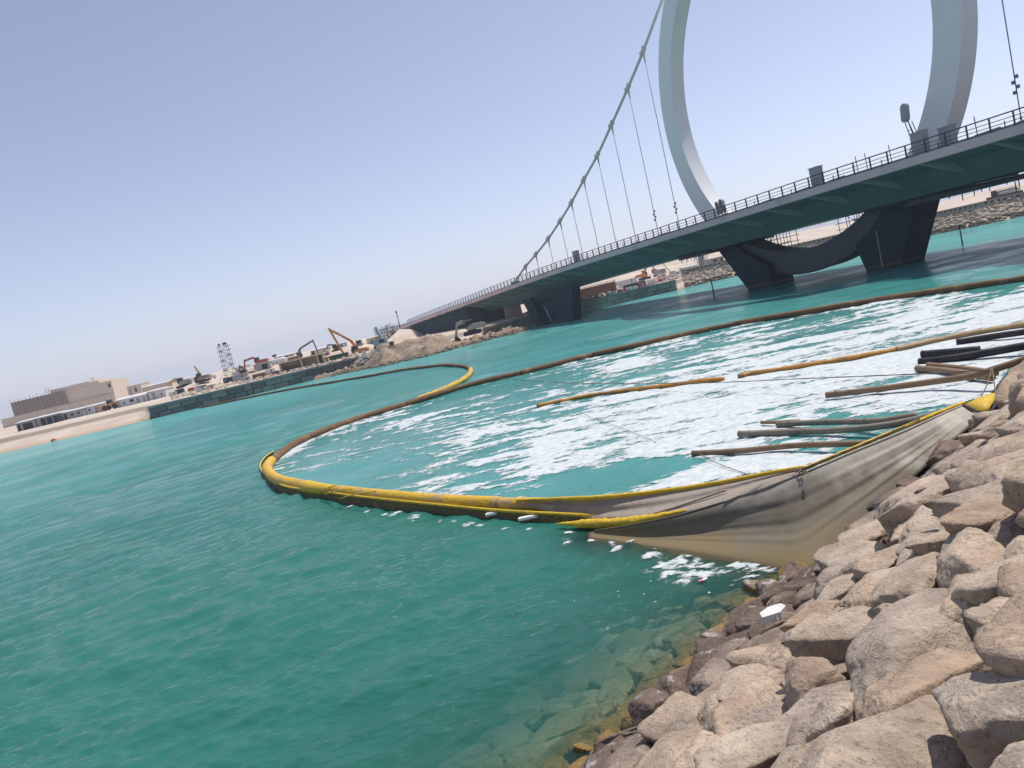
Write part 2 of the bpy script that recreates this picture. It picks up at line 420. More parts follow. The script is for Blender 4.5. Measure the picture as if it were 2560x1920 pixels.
M_rock = t.done(t.principled(col, t.mrange(zz, 0.25, 0.0, 0.93, 0.55), nb, spec=0.25))
ROCKS = [rock_mesh('boulder', 100 + i, 5, blocky=[0.2, 0.9, 0.5, 1.3, 0.3, 1.0, 0.1, 0.7, 1.6, 0.4][i], rough=1.0) for i in range(10)]
for m in ROCKS: m.materials.append(M_rock)
placed = []
nb_parts = [0]
def boulder(x, y, z, ax, ay, az, rz, tilt=(0.0, 0.0), var=None):
    m = ROCKS[(var if var is not None else random.randrange(10)) % 10]
    o = bpy.data.objects.new('boulder', m); o.location = (x, y, z); o.scale = (ax, ay, az)
    # lie on the slope: tip about the along-shore axis
    q = Matrix.Rotation(tilt[0], 4, Vector((SHT[0], SHT[1], 0))) @ Matrix.Rotation(tilt[1], 4, Vector((SHN[0], SHN[1], 0))) @ Matrix.Rotation(rz, 4, 'Z')
    o.rotation_euler = q.to_euler(); link(o, near_slope); nb_parts[0] += 1; return o
#        px    py    w    h   angle  variant  flat
KEY = [(2190, 1890, 500, 250, 20, 1, 0.62), (2290, 1716, 335, 95, 25, 3, 0.42), (2550, 1750, 270, 240, 60, 2, 0.8), (2310, 1580, 470, 230, 40, 4, 0.55),
       (2130, 1560, 190, 95, 30, 8, 0.6), (1885, 1705, 180, 140, 30, 5, 0.75), (2025, 1690, 140, 150, 60, 7, 0.8), (1880, 1860, 270, 140, 25, 0, 0.6),
       (2090, 1782, 150, 100, 35, 9, 0.6), (2560, 1570, 170, 140, 30, 6, 0.7), (2510, 1440, 240, 150, 40, 0, 0.4), (2290, 1440, 270, 120, 45, 2, 0.5),
       (2015, 1590, 140, 90, 35, 4, 0.6), (1700, 1800, 170, 100, 40, 6, 0.55), (2570, 1930, 240, 130, 20, 9, 0.6), (1830, 1782, 190, 95, 40, 1, 0.5),
       (2180, 1330, 190, 110, 40, 5, 0.6), (2330, 1300, 200, 110, 45, 7, 0.6), (2470, 1290, 190, 110, 40, 6, 0.35), (2200, 1400, 150, 90, 40, 0, 0.6),
       (2400, 1190, 150, 90, 45, 8, 0.6), (2520, 1180, 170, 110, 40, 4, 0.65), (2100, 1470, 150, 80, 42, 9, 0.5), (1780, 1690, 130, 90, 40, 3, 0.6),
       (1600, 1880, 190, 100, 40, 2, 0.5), (2470, 1090, 130, 80, 45, 6, 0.6), (2560, 1060, 150, 90, 40, 1, 0.6), (1960, 1500, 110, 60, 42, 4, 0.5),
       (1740, 1900, 170, 90, 35, 7, 0.5), (2050, 1920, 190, 110, 20, 5, 0.5), (2230, 1240, 140, 80, 45, 2, 0.45), (2420, 1500, 210, 110, 40, 7, 0.4), (2180, 1490, 180, 90, 40, 3, 0.4), (2420, 1385, 190, 100, 42, 1, 0.4), (2300, 1365, 160, 80, 45, 9, 0.4), (2050, 1530, 130, 70, 42, 8, 0.5), (1960, 1640, 130, 80, 42, 2, 0.5), (1820, 1630, 110, 60, 45, 5, 0.5)]
for px, py, wpx, hpx, an, va, fl in KEY:
    P, tt = on_slope(px, py, 0.12); a = wpx * tt / FPX / 2; b = min(max(hpx * tt / FPX / 2 * 1.15, 0.5 * a), a)
    c = max(a * fl * 0.66, 0.12)
    boulder(P[0], P[1], P[2] - 0.5 * c, a * (1.42 if wpx > 180 else 1.28), b * (1.4 if wpx > 180 else 1.26), c * 1.3, R_(an), (-math.atan(SLOPE) * random.uniform(0.2, 0.8), random.uniform(-.15, .15)), va)
    placed.append((P[0], P[1], 0.5 * (a + b)))
cand = []
for rad_lo, rad_hi, tries, dlo, dhi, fk in ((0.36, 0.52, 1300, 1.1, 6.2, 0.80), (0.22, 0.36, 3600, 0.3, 6.0, 0.76), (0.15, 0.26, 6500, -0.5, 3.4, 0.74), (0.24, 0.42, 900, -3.6, -0.1, 0.82), (0.14, 0.2, 3000, -2.6, 0.2, 0.8)):
    for _ in range(tries):
        s = random.uniform(-5, 24); d = random.uniform(dlo, dhi); r = random.uniform(rad_lo, rad_hi)
        p = SH0 + SHT * s + SHN * d
        if p[1] < 1.6: continue
        zc = float(zs(np.array(d)))
        u, v = project((p[0], p[1], zc))
        if not (-150 < u < 3050 and -100 < v < 2300): continue
        if d < -0.2 and (u > 1960): continue
        if 0 < d < 1.3 and r > 0.34: continue
        if any((p[0] - a) ** 2 + (p[1] - b) ** 2 < (fk * (r + c)) ** 2 for a, b, c in placed): continue
        placed.append((p[0], p[1], r)); cand.append((p[0], p[1], zc, r, d))
def _seen(c):
    u, v = project((c[0], c[1], c[2])); return -80 < u < 2640 and v < 2000
cand.sort(key=lambda c: -c[3] / math.hypot(c[0], c[1]) - (10 if _seen(c) else 0))
rest = []
for i, (x, y, zc, r, d) in enumerate(cand):
    ax = r * random.uniform(1.05, 1.5); ay = r * random.uniform(0.9, 1.2); az = r * random.uniform(0.6, 0.9)
    if math.hypot(x, y) < 7.5: az *= 0.62
    u_, v_ = project((x, y, zc))
    if u_ > 1990 and d < 2.6 and y > 9.3: zc -= 0.26 * (1 - max(d, 0) / 2.8); az *= 0.8
    if nb_parts[0] < 298:
        boulder(x, y, zc - 0.22 * az + random.uniform(-.04, .08) * (d > 0), ax, ay, az, R_(43) + random.gauss(0, 0.55), (-math.atan(SLOPE) * random.uniform(0.1, 0.95), random.gauss(0, .18)))
    else: rest.append((x, y, zc - 0.2 * az, ax, ay, az))
STONE = {}
for sb_ in (2, 3, 4):
    ms_ = [rock_mesh('small_stone', 300 + i, sb_, blocky=0.6) for i in range(4)]
    STONE[sb_] = ([np.array([v.co[:] for v in m.vertices]) for m in ms_], [[tuple(p.vertices) for p in m.polygons] for m in ms_])
    for m in ms_: bpy.data.meshes.remove(m)
def rock_pile(items, name, mat, parent=None, fine=False):
    vs = []; fs = []; b = 0
    for x, y, z, ax, ay, az in items:
        lowV, lowF = STONE[2 if not fine else 4 if ax > 0.24 else 3]
        k = random.randrange(4); rz = random.uniform(0, 6.28); V = lowV[k] * np.array([ax, ay, az]); c, s = math.cos(rz), math.sin(rz)
        V = np.stack([V[:, 0] * c - V[:, 1] * s + x, V[:, 0] * s + V[:, 1] * c + y, V[:, 2] + z], -1); vs.append(V); fs += [tuple(b + i for i in f) for f in lowF[k]]; b += len(V)
    mm = bpy.data.meshes.new(name); mm.from_pydata(np.concatenate(vs).tolist(), [], fs); mm.materials.append(mat)
    mm.polygons.foreach_set('use_smooth', [True] * len(mm.polygons)); mm.update()
    o = bpy.data.objects.new(name, mm); link(o, parent); return o
# smaller stones wedged in the gaps
for _ in range(900):
    s = random.uniform(-3, 18); d = random.uniform(-2.6, 5.4); p = SH0 + SHT * s + SHN * d
    if p[1] < 1.5: continue
    r = random.uniform(0.06, 0.14); rest.append((p[0], p[1], float(zs(np.array(d))) - 0.2, r * 1.3, r, r * 0.8))
o = rock_pile(rest, 'rubble', M_rock, near_slope, True); o['kind'] = 'stuff'

# ------------------------------------------------------------------ foam
def coverage(px, py):
    C = [(900, 1100, .30), (800, 1150, .12), (1000, 1180, .04), (850, 1180, .02), (1200, 1240, .03), (1180, 1205, .28), (1300, 1175, .66), (1240, 1215, .5), (1400, 1110, .72), (1500, 1050, .74),
         (1200, 1080, .42), (1050, 1060, .40), (950, 1060, .32), (1300, 1000, .34), (1400, 960, .28), (1250, 970, .15), (1600, 900, .36), (1800, 870, .40), (2000, 830, .5), (2300, 790, .68), (2500, 755, .8), (2500, 722, .12),
         (2300, 752, .25), (2000, 800, .30), (1700, 1000, .84), (1900, 980, .9), (2100, 950, .75), (2250, 900, .88), (2450, 870, .8), (2150, 1010, .55), (1480, 1225, .02), (1380, 1225, .05), (1650, 1172, .10),
         (1760, 1195, .68), (1850, 1160, .7), (1650, 1220, .35), (1950, 1140, .45), (2050, 1078, .06), (2200, 1078, .04), (1750, 1090, .78), (1650, 1110, .84), (1500, 1150, .78), (1420, 1190, .4), (2300, 985, .62),
         (1100, 1000, .2), (1200, 962, .08), (1000, 1120, .16), (1120, 1130, .30), (1600, 1010, .75), (1550, 950, .42), (1900, 920, .62), (2100, 880, .8), (1560, 1185, .12), (2000, 1040, .7), (2350, 1060, .1), (2450, 950, .7), (2560, 800, .75)]
    num = np.zeros_like(px); den = np.zeros_like(px)
    for a, b, c in C:
        w_ = 1.0 / (((px - a) / 1.7) ** 2 + ((py - b) * 1.0 + (px - a) * 0.22) ** 2 * 1.9 + 60) ** 1.6; num += w_ * c; den += w_
    return num / den
fr_ = np.concatenate([radii(10.5, 62, 0.8)]); fa = np.radians(np.arange(-20, 41, 0.075))
FR, FA = np.meshgrid(fr_, fa, indexing='ij'); fx = FR * np.sin(FA); fy = FR * np.cos(FA)
fin = inpoly(fx, fy, pool); fpx, fpy = project(np.stack([fx, fy, np.zeros_like(fx)], -1))
cov = coverage(fpx, fpy)
ua = R_(-12); al = fx * math.cos(ua) + fy * math.sin(ua); ac = -fx * math.sin(ua) + fy * math.cos(ua)
wx = 0.9 * fbm(al * 0.22, ac * 0.3, 3); wy = 0.9 * fbm(al * 0.2 + 40, ac * 0.3 + 11, 3)
n_ = 0.50 * fbm((al + wx) * 0.20, (ac + wy) * 0.62, 3) + 0.40 * fbm((al + wx) * 0.6 + 9, (ac + wy) * 1.7, 3) + 0.20 * fbm(al * 1.8 + 4 + wx * 2, ac * 4.0 + wy * 2, 3) 
rid = np.abs(fbm((al + wx) * 0.7 + 31, (ac + wy) * 1.5 + 5, 3)) * 1.2 - 0.12
n_ = n_ - 0.35 * rid
sd_ = n_[fin].std(); mu_ = n_[fin].mean(); zsc = (n_ - mu_) / sd_
from math import erf
cdf = 0.5 * (1 + np.tanh(0.8 * zsc))
fval = np.clip(cov * 1.30 + 0.01, 0, 1.25) - (1 - cdf)
# white rim pushed against the inside of the back boom
bp = np.array([onz(*p)[:2] for p in BOOM_BACK]); bq = np.array(catmull(bp, 12))
dist = np.full(fx.shape, 9.0)
for i in range(len(bq) - 1):
    a = bq[i]; b = bq[i + 1]; ab = b - a; L2 = ab @ ab
    tt_ = np.clip(((fx - a[0]) * ab[0] + (fy - a[1]) * ab[1]) / L2, 0, 1); dist = np.minimum(dist, np.hypot(fx - a[0] - tt_ * ab[0], fy - a[1] - tt_ * ab[1]))
rimw = np.interp(fpx, [600, 700, 900, 1020, 1080, 1300, 1900, 2600], [1.7, 1.3, 0.9, 0.8, .42, .5, .75, 1.3]) * (1 + 1.1 * fbm(fx * 0.6, fy * 0.6, 3))
fval = np.maximum(fval, (rimw - dist) * 0.8)
fval = np.where(fin, fval, -1)
# loose scraps outside, along the skirt and by the curtain
for (px, py, w_, h_) in [(1690, 1398, 50, 16), (1760, 1412, 24, 14), (1710, 1437, 34, 16), (1665, 1430, 26, 8), (1745, 1436, 30, 6), (1800, 1432, 24, 6), (1855, 1415, 26, 13), (1890, 1412, 22, 12), (1880, 1440, 26, 8), (1985, 1437, 44, 18), (1555, 1348, 24, 7), (1575, 1356, 16, 6), (1545, 1369, 14, 5), (1655, 1363, 22, 6), (1625, 1384, 18, 6),
                         (1413, 1352, 13, 6), (1420, 1333, 12, 3), (1165, 1312, 16, 5), (1200, 1313, 12, 5), (1265, 1325, 12, 4), (1035, 1292, 11, 6), (985, 1277, 16, 3), (915, 1275, 10, 3), (960, 1281, 8, 2), (1100, 1302, 8, 3), (1130, 1304, 8, 2), (1322, 1324, 8, 3), (1930, 1425, 20, 5), (1700, 1452, 10, 4), (1480, 1345, 9, 3), (870, 1262, 9, 2), (1830, 1462, 12, 4), (1920, 1460, 10, 4)]:
    c = onz(px, py); sx = w_ * np.linalg.norm(c - CC) / FPX; sy = np.linalg.norm(onz(px, py - h_)[:2] - c[:2])
    e = 0.9 - np.sqrt(((fx - c[0]) / sx) ** 2 + ((fy - c[1]) / sy) ** 2) + 2.4 * fbm(fx * 3.4 + px, fy * 3.4, 4)
    fval = np.maximum(fval, np.where(np.hypot((fx - c[0]) / sx, (fy - c[1]) / sy) < 1.9, e * 0.36, -1))
speck = pnoise(fx * 9, fy * 9) - 0.60
near_c = onz(1750, 1430); sm = np.exp(-(((fx - near_c[0]) / 3.2) ** 2 + ((fy - near_c[1]) / 1.8) ** 2))
fval = np.maximum(fval, np.where(~fin & (sm > 0.5), (speck + 0.14 * sm) * 0.4 + 0.05 * (speck + 0.14 * sm > 0) - 0.25 * (speck + 0.14 * sm <= 0), -1))
cmf, _i = calm(fx, fy, shore_d(fx, fy)); spf = np.maximum(FR ** 2 / (F1 * CAM_H) * 1.3, 0.03)
fz = waves(fx, fy, spf) * cmf * 1.75 + 0.008 + np.clip(fval * 0.05, -0.004, 0.012)
keep = fval > -0.36
cell = keep[:-1, :-1] & keep[:-1, 1:] & keep[1:, 1:] & keep[1:, :-1]
ci = np.arange(fx.size).reshape(fx.shape)
qd = np.stack([ci[:-1, :-1][cell], ci[:-1, 1:][cell], ci[1:, 1:][cell], ci[1:, :-1][cell]], -1)
used = np.unique(qd); rem = -np.ones(fx.size, np.int64); rem[used] = np.arange(len(used)); qd = rem[qd]
co = np.stack([fx, fy, fz], -1).reshape(-1, 3)[used]
fme = bpy.data.meshes.new('foam'); fme.vertices.add(len(co)); fme.vertices.foreach_set('co', co.astype(np.float32).ravel())
fme.loops.add(qd.size); fme.loops.foreach_set('vertex_index', qd.ravel().astype(np.int32)); fme.polygons.add(len(qd))
fme.polygons.foreach_set('loop_start', (np.arange(len(qd)) * 4).astype(np.int32)); fme.polygons.foreach_set('loop_total', np.full(len(qd), 4, np.int32))
fme.polygons.foreach_set('use_smooth', np.ones(len(qd), bool)); fme.update(calc_edges=True)
fat = fme.attributes.new('thick', 'FLOAT', 'POINT'); fat.data.foreach_set('value', fval.reshape(-1)[used].astype(np.float32))
t = NT('sea_foam'); P = t.pos(); n1 = t.noise(4.0, 6, 0.7, P); n2 = t.noise(22.0, 4, 0.6, P)
c = t.mix(t.mrange(n1, 0.36, 0.62), (0.44, 0.51, 0.52), (0.62, 0.635, 0.63))
ta = t.n('Attribute'); ta.attribute_name = 'thick'
mp = t.n('Mapping'); mp.inputs['Scale'].default_value = (0.75, 1.3, 1.0); mp.inputs['Rotation'].default_value = (0, 0, R_(12)); t.l(P, mp.inputs['Vector'])
l1 = t.noise(3.0, 8, 0.72, mp.outputs[0], 1.6); l2 = t.noise(13.0, 4, 0.65, mp.outputs[0], 0.8)
rdg = t.math('ABSOLUTE', t.math('SUBTRACT', t.noise(1.9, 5, 0.6, mp.outputs[0], 1.0), 0.5))
lace = t.math('ADD', t.math('ADD', t.math('MULTIPLY', t.math('SUBTRACT', l1, 0.5), 1.5), t.math('MULTIPLY', t.math('SUBTRACT', l2, 0.5), 0.6)), t.math('MULTIPLY', t.math('SUBTRACT', 0.06, rdg), 1.6))
cover = t.mrange(t.math('ADD', ta.outputs['Fac'], lace), -0.05, 0.25, 0.0, 0.97)
trf = t.n('BsdfTransparent')
def foam_out(sh):
    mx = t.n('MixShader'); t.l(cover, mx.inputs[0]); t.l(trf.outputs[0], mx.inputs[1]); t.l(sh, mx.inputs[2]); return t.done(mx.outputs[0])
fme.materials.append(foam_out(t.principled(c, 0.9, t.bump(t.math('ADD', t.math('MULTIPLY', n1, 0.5), t.math('MULTIPLY', n2, 0.3)), 0.6, 0.06), spec=0.2)))
foam = bpy.data.objects.new('foam', fme); link(foam); tag(foam, 'white foam floating inside the yellow boom', 'foam', kind='stuff')

# ================================================================== floating booms
def fabric(name, col, dirt, amt, lo=0.45, hi=0.6, rough=0.55, transl=0.0, wr=0.5, wscale=(1.6, 1.6, 6)):
    t = NT(name); P = t.pos()
    n1 = t.noise(1.3, 6, 0.65, P); n2 = t.noise(7.0, 5, 0.65, P)
    c = t.mix(t.mrange(n2, 0.3, 0.7, 0, 0.35), col, tuple(x * 0.72 for x in col))
    c = t.mix(t.mrange(t.math('ADD', t.math('MULTIPLY', n1, 0.7), t.math('MULTIPLY', n2, 0.3)), lo, hi, 0, amt), c, dirt)
    mp = t.n('Mapping'); mp.inputs['Scale'].default_value = wscale; t.l(P, mp.inputs['Vector'])
    nb = t.bump(t.noise(1.6, 5, 0.6, mp.outputs[0], 0.8), wr, 0.08)
    sh = t.principled(c, rough, nb, spec=0.35)
    if transl:
        tl = t.n('BsdfTranslucent'); t.l(c, tl.inputs[0]); mx = t.n('MixShader'); mx.inputs[0].default_value = transl
        t.l(sh, mx.inputs[1]); t.l(tl.outputs[0], mx.inputs[2]); sh = mx.outputs[0]
    return t.done(sh)
M_yel = fabric('yellow_boom_fabric', (0.64, 0.39, 0.03), (0.40, 0.285, 0.165), 0.8, 0.50, 0.58)
M_yel2 = fabric('yellow_hem', (0.66, 0.43, 0.025), (0.40, 0.26, 0.06), 0.5, 0.5, 0.65)
M_brn = fabric('fouled_boom_fabric', (0.165, 0.088, 0.045), (0.34, 0.22, 0.11), 0.6, 0.50, 0.66, 0.8)
M_ora = fabric('orange_boom_fabric', (0.50, 0.235, 0.035), (0.25, 0.155, 0.075), 0.7, 0.48, 0.6)
M_skirt = fabric('fouled_skirt', (0.135, 0.10, 0.040), (0.36, 0.24, 0.04), 0.55, 0.52, 0.64, 0.85)
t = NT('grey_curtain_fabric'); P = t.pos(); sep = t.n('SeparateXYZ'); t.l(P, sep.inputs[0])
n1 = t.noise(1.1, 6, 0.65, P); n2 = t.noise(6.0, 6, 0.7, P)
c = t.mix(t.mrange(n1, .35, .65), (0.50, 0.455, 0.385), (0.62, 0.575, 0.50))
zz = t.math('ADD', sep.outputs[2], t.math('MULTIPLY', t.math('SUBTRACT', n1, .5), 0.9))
c = t.mix(t.mrange(zz, 1.05, 0.50, 0, 0.85), c, t.mix(n2, (0.12, 0.10, 0.066), (0.21, 0.175, 0.115)))  # shade on the lower curtain put into its colour, mixed with brown staining
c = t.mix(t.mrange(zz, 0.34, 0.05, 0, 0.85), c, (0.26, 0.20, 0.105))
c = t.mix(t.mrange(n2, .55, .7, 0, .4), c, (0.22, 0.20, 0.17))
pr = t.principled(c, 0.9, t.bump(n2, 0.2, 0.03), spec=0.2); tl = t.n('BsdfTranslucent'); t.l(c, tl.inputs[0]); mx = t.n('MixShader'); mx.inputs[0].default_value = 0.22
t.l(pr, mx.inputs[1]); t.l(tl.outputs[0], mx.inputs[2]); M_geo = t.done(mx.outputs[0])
M_rope = pmat('rope_fibre', (0.25, 0.19, 0.135), 0.95, 0.3, 20, bump=0.6, bscale=90)
M_dark = pmat('dark_gap', (0.045, 0.035, 0.028), 0.9)

def seam_tube(mb, pts, r, n=10, flat=0.95, every=None, wob=0.10, seed=0):
    pts = catmull([tuple(p) for p in pts], 10); rs = []
    for i, p in enumerate(pts):
        k = 1 + wob * float(fbm(np.array(i * 0.31 + seed), np.array(seed * 1.7), 3)) * 2
        if every and i % every == 0: k *= 0.80
        rs.append(r * k)
    mb.tube(pts, rs, n, flat=flat)
def zpts(L, z): return [onz(a, b, z) for a, b in L]

boom = thing('silt_boom', 'long yellow and brown floating boom curving round the foaming water', 'floating boom', tuple(onz(679, 1152)))
segs = [BOOM_BACK[0:3], BOOM_BACK[2:5], BOOM_BACK[4:7], BOOM_BACK[6:8], BOOM_BACK[7:9], BOOM_BACK[8:10], BOOM_BACK[9:12]]
for i, s in enumerate(segs):
    mb = MB(); seam_tube(mb, zpts(s, 0.14), 0.19, 12, every=9, seed=i); mb.build('float_section', M_brn, boom, True, 'brown fouled float section')
fr1 = [BOOM_FRONT[0:5], BOOM_FRONT[4:8], BOOM_FRONT[7:10]]
for i, s in enumerate(fr1):
    mb = MB(); seam_tube(mb, zpts(s, 0.18), [0.215, 0.18, 0.155][i], 14, flat=1.0, seed=20 + i, wob=0.03); mb.build('float_section', M_yel, boom, True, 'clean yellow float section')
# torn sleeve flap over the joint
jp = onz(772, 1216, 0.2)
sl_ = [onz(766, 1217, .19), onz(784, 1220, .19), onz(806, 1223, .19), onz(835, 1226, .185)]
mb = MB(); mb.tube(catmull(sl_, 5), np.linspace(0.245, 0.19, 16), 14, flat=0.95, caps=False); o = mb.build('torn_sleeve', M_yel2, boom, True); o.modifiers.new('thick', 'SOLIDIFY').thickness = 0.012
mb = MB(); fl_ = [onz(764, 1228, .06), onz(776, 1233, .02), onz(786, 1226, .12), onz(772, 1214, .30)]; mb.add(fl_, [(0, 1, 2, 3)]); o = mb.build('torn_flap', M_yel2, boom); o.modifiers.new('thick', 'SOLIDIFY').thickness = 0.015
# straps twisted round the yellow section
for a, b in (((800, 1232), (842, 1213)), ((812, 1236), (880, 1222)), ((850, 1246), (940, 1228))):
    A = onz(*a, 0.14); B = onz(*b, 0.44); C_ = (A + B) / 2 + np.array([-0.02, -0.14, 0.06])
    mb = MB(); mb.tube(catmull([A, C_, B], 6), 0.016, 6); mb.build('strap', M_yel2, boom, True)
# outer skirt line hugging the front
SK = [(686, 1136), (664, 1152), (653, 1172), (662, 1193), (690, 1214), (727, 1230), (820, 1243), (907, 1256), (1106, 1279), (1250, 1294), (1396, 1304), (1500, 1310)]
skc = catmull(zpts(SK, 0.0), 8)
mb = MB(); mb.tube([p + np.array([0, 0, 0.17]) for p in skc], 0.04, 8, jit=0.02); mb.build('skirt_edge', M_yel2, boom, True)
rows = [[p + np.array([0, 0, 0.16]) for p in skc], [p + np.array([-0.02, -0.05 - 0.006 * math.sin(i * 1.3), 0.05]) for i, p in enumerate(skc)], [p + np.array([-0.02, -0.06 + 0.008 * math.sin(i * 2.1), -0.15]) for i, p in enumerate(skc)]]
mb = MB(); mb.grid(rows); mb.build('skirt', M_skirt, boom, True)
SKI = [(p[0], p[1], -0.05) for p in skc]
# lashings along the skirt
for i in range(14, len(skc) - 2, 3):
    p = skc[i]; mb = MB(); mb.tube([p + np.array([-0.05, -0.06, 0.2]), p + np.array([0.02, -0.11, 0.1]), p + np.array([0.1, -0.1, 0.0])], 0.008, 5); mb.build('lashing', M_skirt, boom)

M_whb = pmat('white_board', (0.72, 0.72, 0.70), 0.6, 0.08)
for nm, px, py, L, lab in (('white_board', 1237, 1283, 0.42, 'short white board floating between boom and skirt, nearer the torn sleeve'), ('white_board', 1345, 1289, 0.85, 'longer white board floating between boom and skirt, nearer the curtain')):
    c = onz(px, py, 0.10); mb = MB(); mb.box(c, (L, 0.13, 0.05), R_(-8)); mb.box(c + np.array([0, 0, 0.0275]), (L * 0.86, 0.09, 0.012), R_(-8)); tag(mb.build(nm, M_whb), lab, 'board')

# second, farther boom loop
b2 = thing('far_boom', 'thin brown and yellow boom looping towards the block quay', 'floating boom', tuple(onz(1043, 997)))
B2 = [(1043, 999), (1090, 981), (1138, 960), (1165, 944), (1176, 932), (1177, 923)]
B2b = [(1177, 923), (1168, 918), (1154, 915), (1106, 913), (1011, 924)]; B2c = [(1011, 924), (916, 941), (821, 957)]; B2d = [(821, 957), (727, 973), (600, 998), (500, 1019)]
for L, m, r, lb in ((B2, M_yel, 0.20, 'yellow float section'), (B2b, M_brn, 0.17, None), (B2c, M_brn, 0.17, None), (B2d, M_brn, 0.17, None)):
    mb = MB(); seam_tube(mb, zpts(L, 0.12), r, 8, every=8, seed=len(L)); mb.build('float_section', m, b2, True, lb)

# inner orange floats
for L, lb in (([(1345, 1014), (1410, 1001), (1490, 986), (1650, 966), (1760, 951), (1808, 947)], 'orange brown tube boom lying loose in the middle of the foam'),
              ([(1850, 941), (1872, 934), (1930, 926), (2040, 909), (2150, 890), (2240, 874), (2340, 851), (2440, 831), (2560, 812), (2650, 800)], 'orange to tan tube boom running off to the right through foam')):
    th_ = thing('tube_boom', lb, 'floating boom', tuple(onz(*L[0])), group='orange tube booms in the foam')
    h = len(L) // 2 + 1
    mb = MB(); seam_tube(mb, zpts(L[:h], 0.07), 0.125, 10, flat=0.7, every=11, seed=3, wob=0.2); mb.build('float_section', M_ora, th_, True)
    mb = MB(); seam_tube(mb, zpts(L[h - 1:], 0.08), 0.15 if len(L) > 6 else 0.11, 10, flat=0.7, every=11, seed=5, wob=0.25); mb.build('float_section', M_ora if len(L) < 7 else fabric('tan_boom_fabric', (0.36, 0.24, 0.115), (0.22, 0.15, 0.075), 0.6), th_, True)
    e = zpts([L[0]], 0.07)[0]; mb = MB(); mb.tube([e + np.array([-0.05, -0.01, 0]), e + np.array([0.12, 0.0, 0])], 0.128, 10, flat=0.72); mb.build('end_cap', M_brn, th_)

# ------------------------------------------------------------------ curtain pulled up on the rocks
cur = thing('silt_curtain', 'grey fabric curtain hauled up from the water onto the boulders', 'curtain', tuple(onz(2020, 1418)))
TOP = [(1470, 1331, .03), (1620, 1306, .30), (1750, 1274, .50), (1900, 1224, .78), (2010, 1183, .98), (2130, 1132, 1.06), (2260, 1079, 1.08), (2360, 1034, 1.05), (2412, 1012, 1.02)]
BOT = [(1470, 1340, 0), (1600, 1362, 0), (1700, 1376, 0), (1800, 1392, 0), (1900, 1408, 0), (1970, 1420, 0), (2022, 1418, 0.02), (2100, 1350, .17), (2200, 1262, .37), (2300, 1170, .60), (2400, 1080, .84), (2446, 1040, .95)]
def resample(C, n):
    C = np.array(catmull(C, 10)); s = np.concatenate([[0], np.cumsum(np.hypot(np.diff(C[:, 0]), np.diff(C[:, 1])))]); s /= s[-1]
    u = np.linspace(0, 1, n); return np.stack([np.interp(u, s, C[:, k]) for k in range(3)], -1)
nu, nv = 120, 40
A = np.array([onz(*p) for p in resample(TOP, nu)]); B = np.array([onz(*p) for p in resample(BOT, nu)])
rows = []
for j in range(nv):
    v = j / (nv - 1); row = []
    for i in range(nu):
        u = i / (nu - 1); p = A[i] * (1 - v) + B[i] * v
        env = math.sin(math.pi * v) * min(1, (1 - u) * 5 + 0.1) * min(1, u * 4)
        w_ = 0.012 * math.sin(v * 31 + 2.0 * math.sin(u * 5) + 1) + 0.022 * math.sin(v * 13 + u * 5.0) + 0.006 * math.sin(v * 55 - u * 7)
        fold = 0.08 * math.exp(-((v - (0.62 + 0.12 * u)) / 0.05) ** 2) * min(1, u * 1.6)
        bag = -0.24 * math.sin(math.pi * v) ** 1.1
        n_out = np.array([-0.55, -0.62, 0.35])
        p = p + n_out * (env * (w_ * (0.4 + u) + fold + bag * (1.15 - 0.6 * u)))
        row.append(p)
    rows.append(row)
for dn in (0.15, 0.4, 0.8): rows.append([B[i] + np.array([-0.22, -0.30, -0.5]) * dn * (1 if B[i][2] < 0.05 else 0.15) for i in range(nu)])
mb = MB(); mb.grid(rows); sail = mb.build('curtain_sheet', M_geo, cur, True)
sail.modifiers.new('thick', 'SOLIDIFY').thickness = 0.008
mb = MB(); mb.tube([A[i] + np.array([0, 0, 0.012]) for i in range(2, nu, 2)], 0.014, 6); mb.build('fold_edge', M_geo, cur, True)
UP = [(1290, 1252, .30), (1400, 1249, .38), (1500, 1246, .48), (1650, 1231, .58), (1800, 1209, .74), (1920, 1186, .90), (2010, 1171, 1.0)]
LO = [(1290, 1258, .26), (1400, 1285, .10), (1500, 1297, .16), (1700, 1283, .42), (1850, 1243, .68), (1950, 1207, .88), (2010, 1184, .98)]
A2 = np.array([onz(*p) for p in resample(UP, 70)]); B2_ = np.array([onz(*p) for p in resample(LO, 70)]); rows = []
for j in range(18):
    v = j / 17; rows.append([A2[i] * (1 - v) + B2_[i] * v + np.array([0.1, 0.35, -0.02]) * math.sin(math.pi * v) * 0.25 + np.array([-.3, -.5, .2]) * 0.05 * math.sin(v * 12 + i * .09) * math.sin(math.pi * v) for i in range(70)])
M_geo2 = fabric('beige_curtain_fabric', (0.40, 0.335, 0.275), (0.22, 0.165, 0.11), 0.55, 0.48, 0.66, 0.9, 0.15, 0.3)
mb = MB(); mb.grid(rows); inn = mb.build('inner_sheet', M_geo2, cur, True); inn.modifiers.new('thick', 'SOLIDIFY').thickness = 0.008
mb = MB(); mb.tube(A2 + np.array([0, 0, 0.02]), np.concatenate([np.linspace(0.015, 0.05, 15), np.linspace(0.05, 0.034, 55)]), 8, jit=0.04); mb.build('hem', M_yel2, cur, True, 'yellow hem')
hm = np.array([onz(*p) for p in resample([(2010, 1174, 1.0), (2130, 1124, 1.08), (2260, 1070, 1.1), (2360, 1028, 1.07), (2412, 1008, 1.04)], 40)])
mb = MB(); mb.tube(hm + np.array([0.02, 0.05, 0.0]), 0.033, 8, jit=0.12); mb.build('hem', M_yel2, cur, True, 'yellow hem')
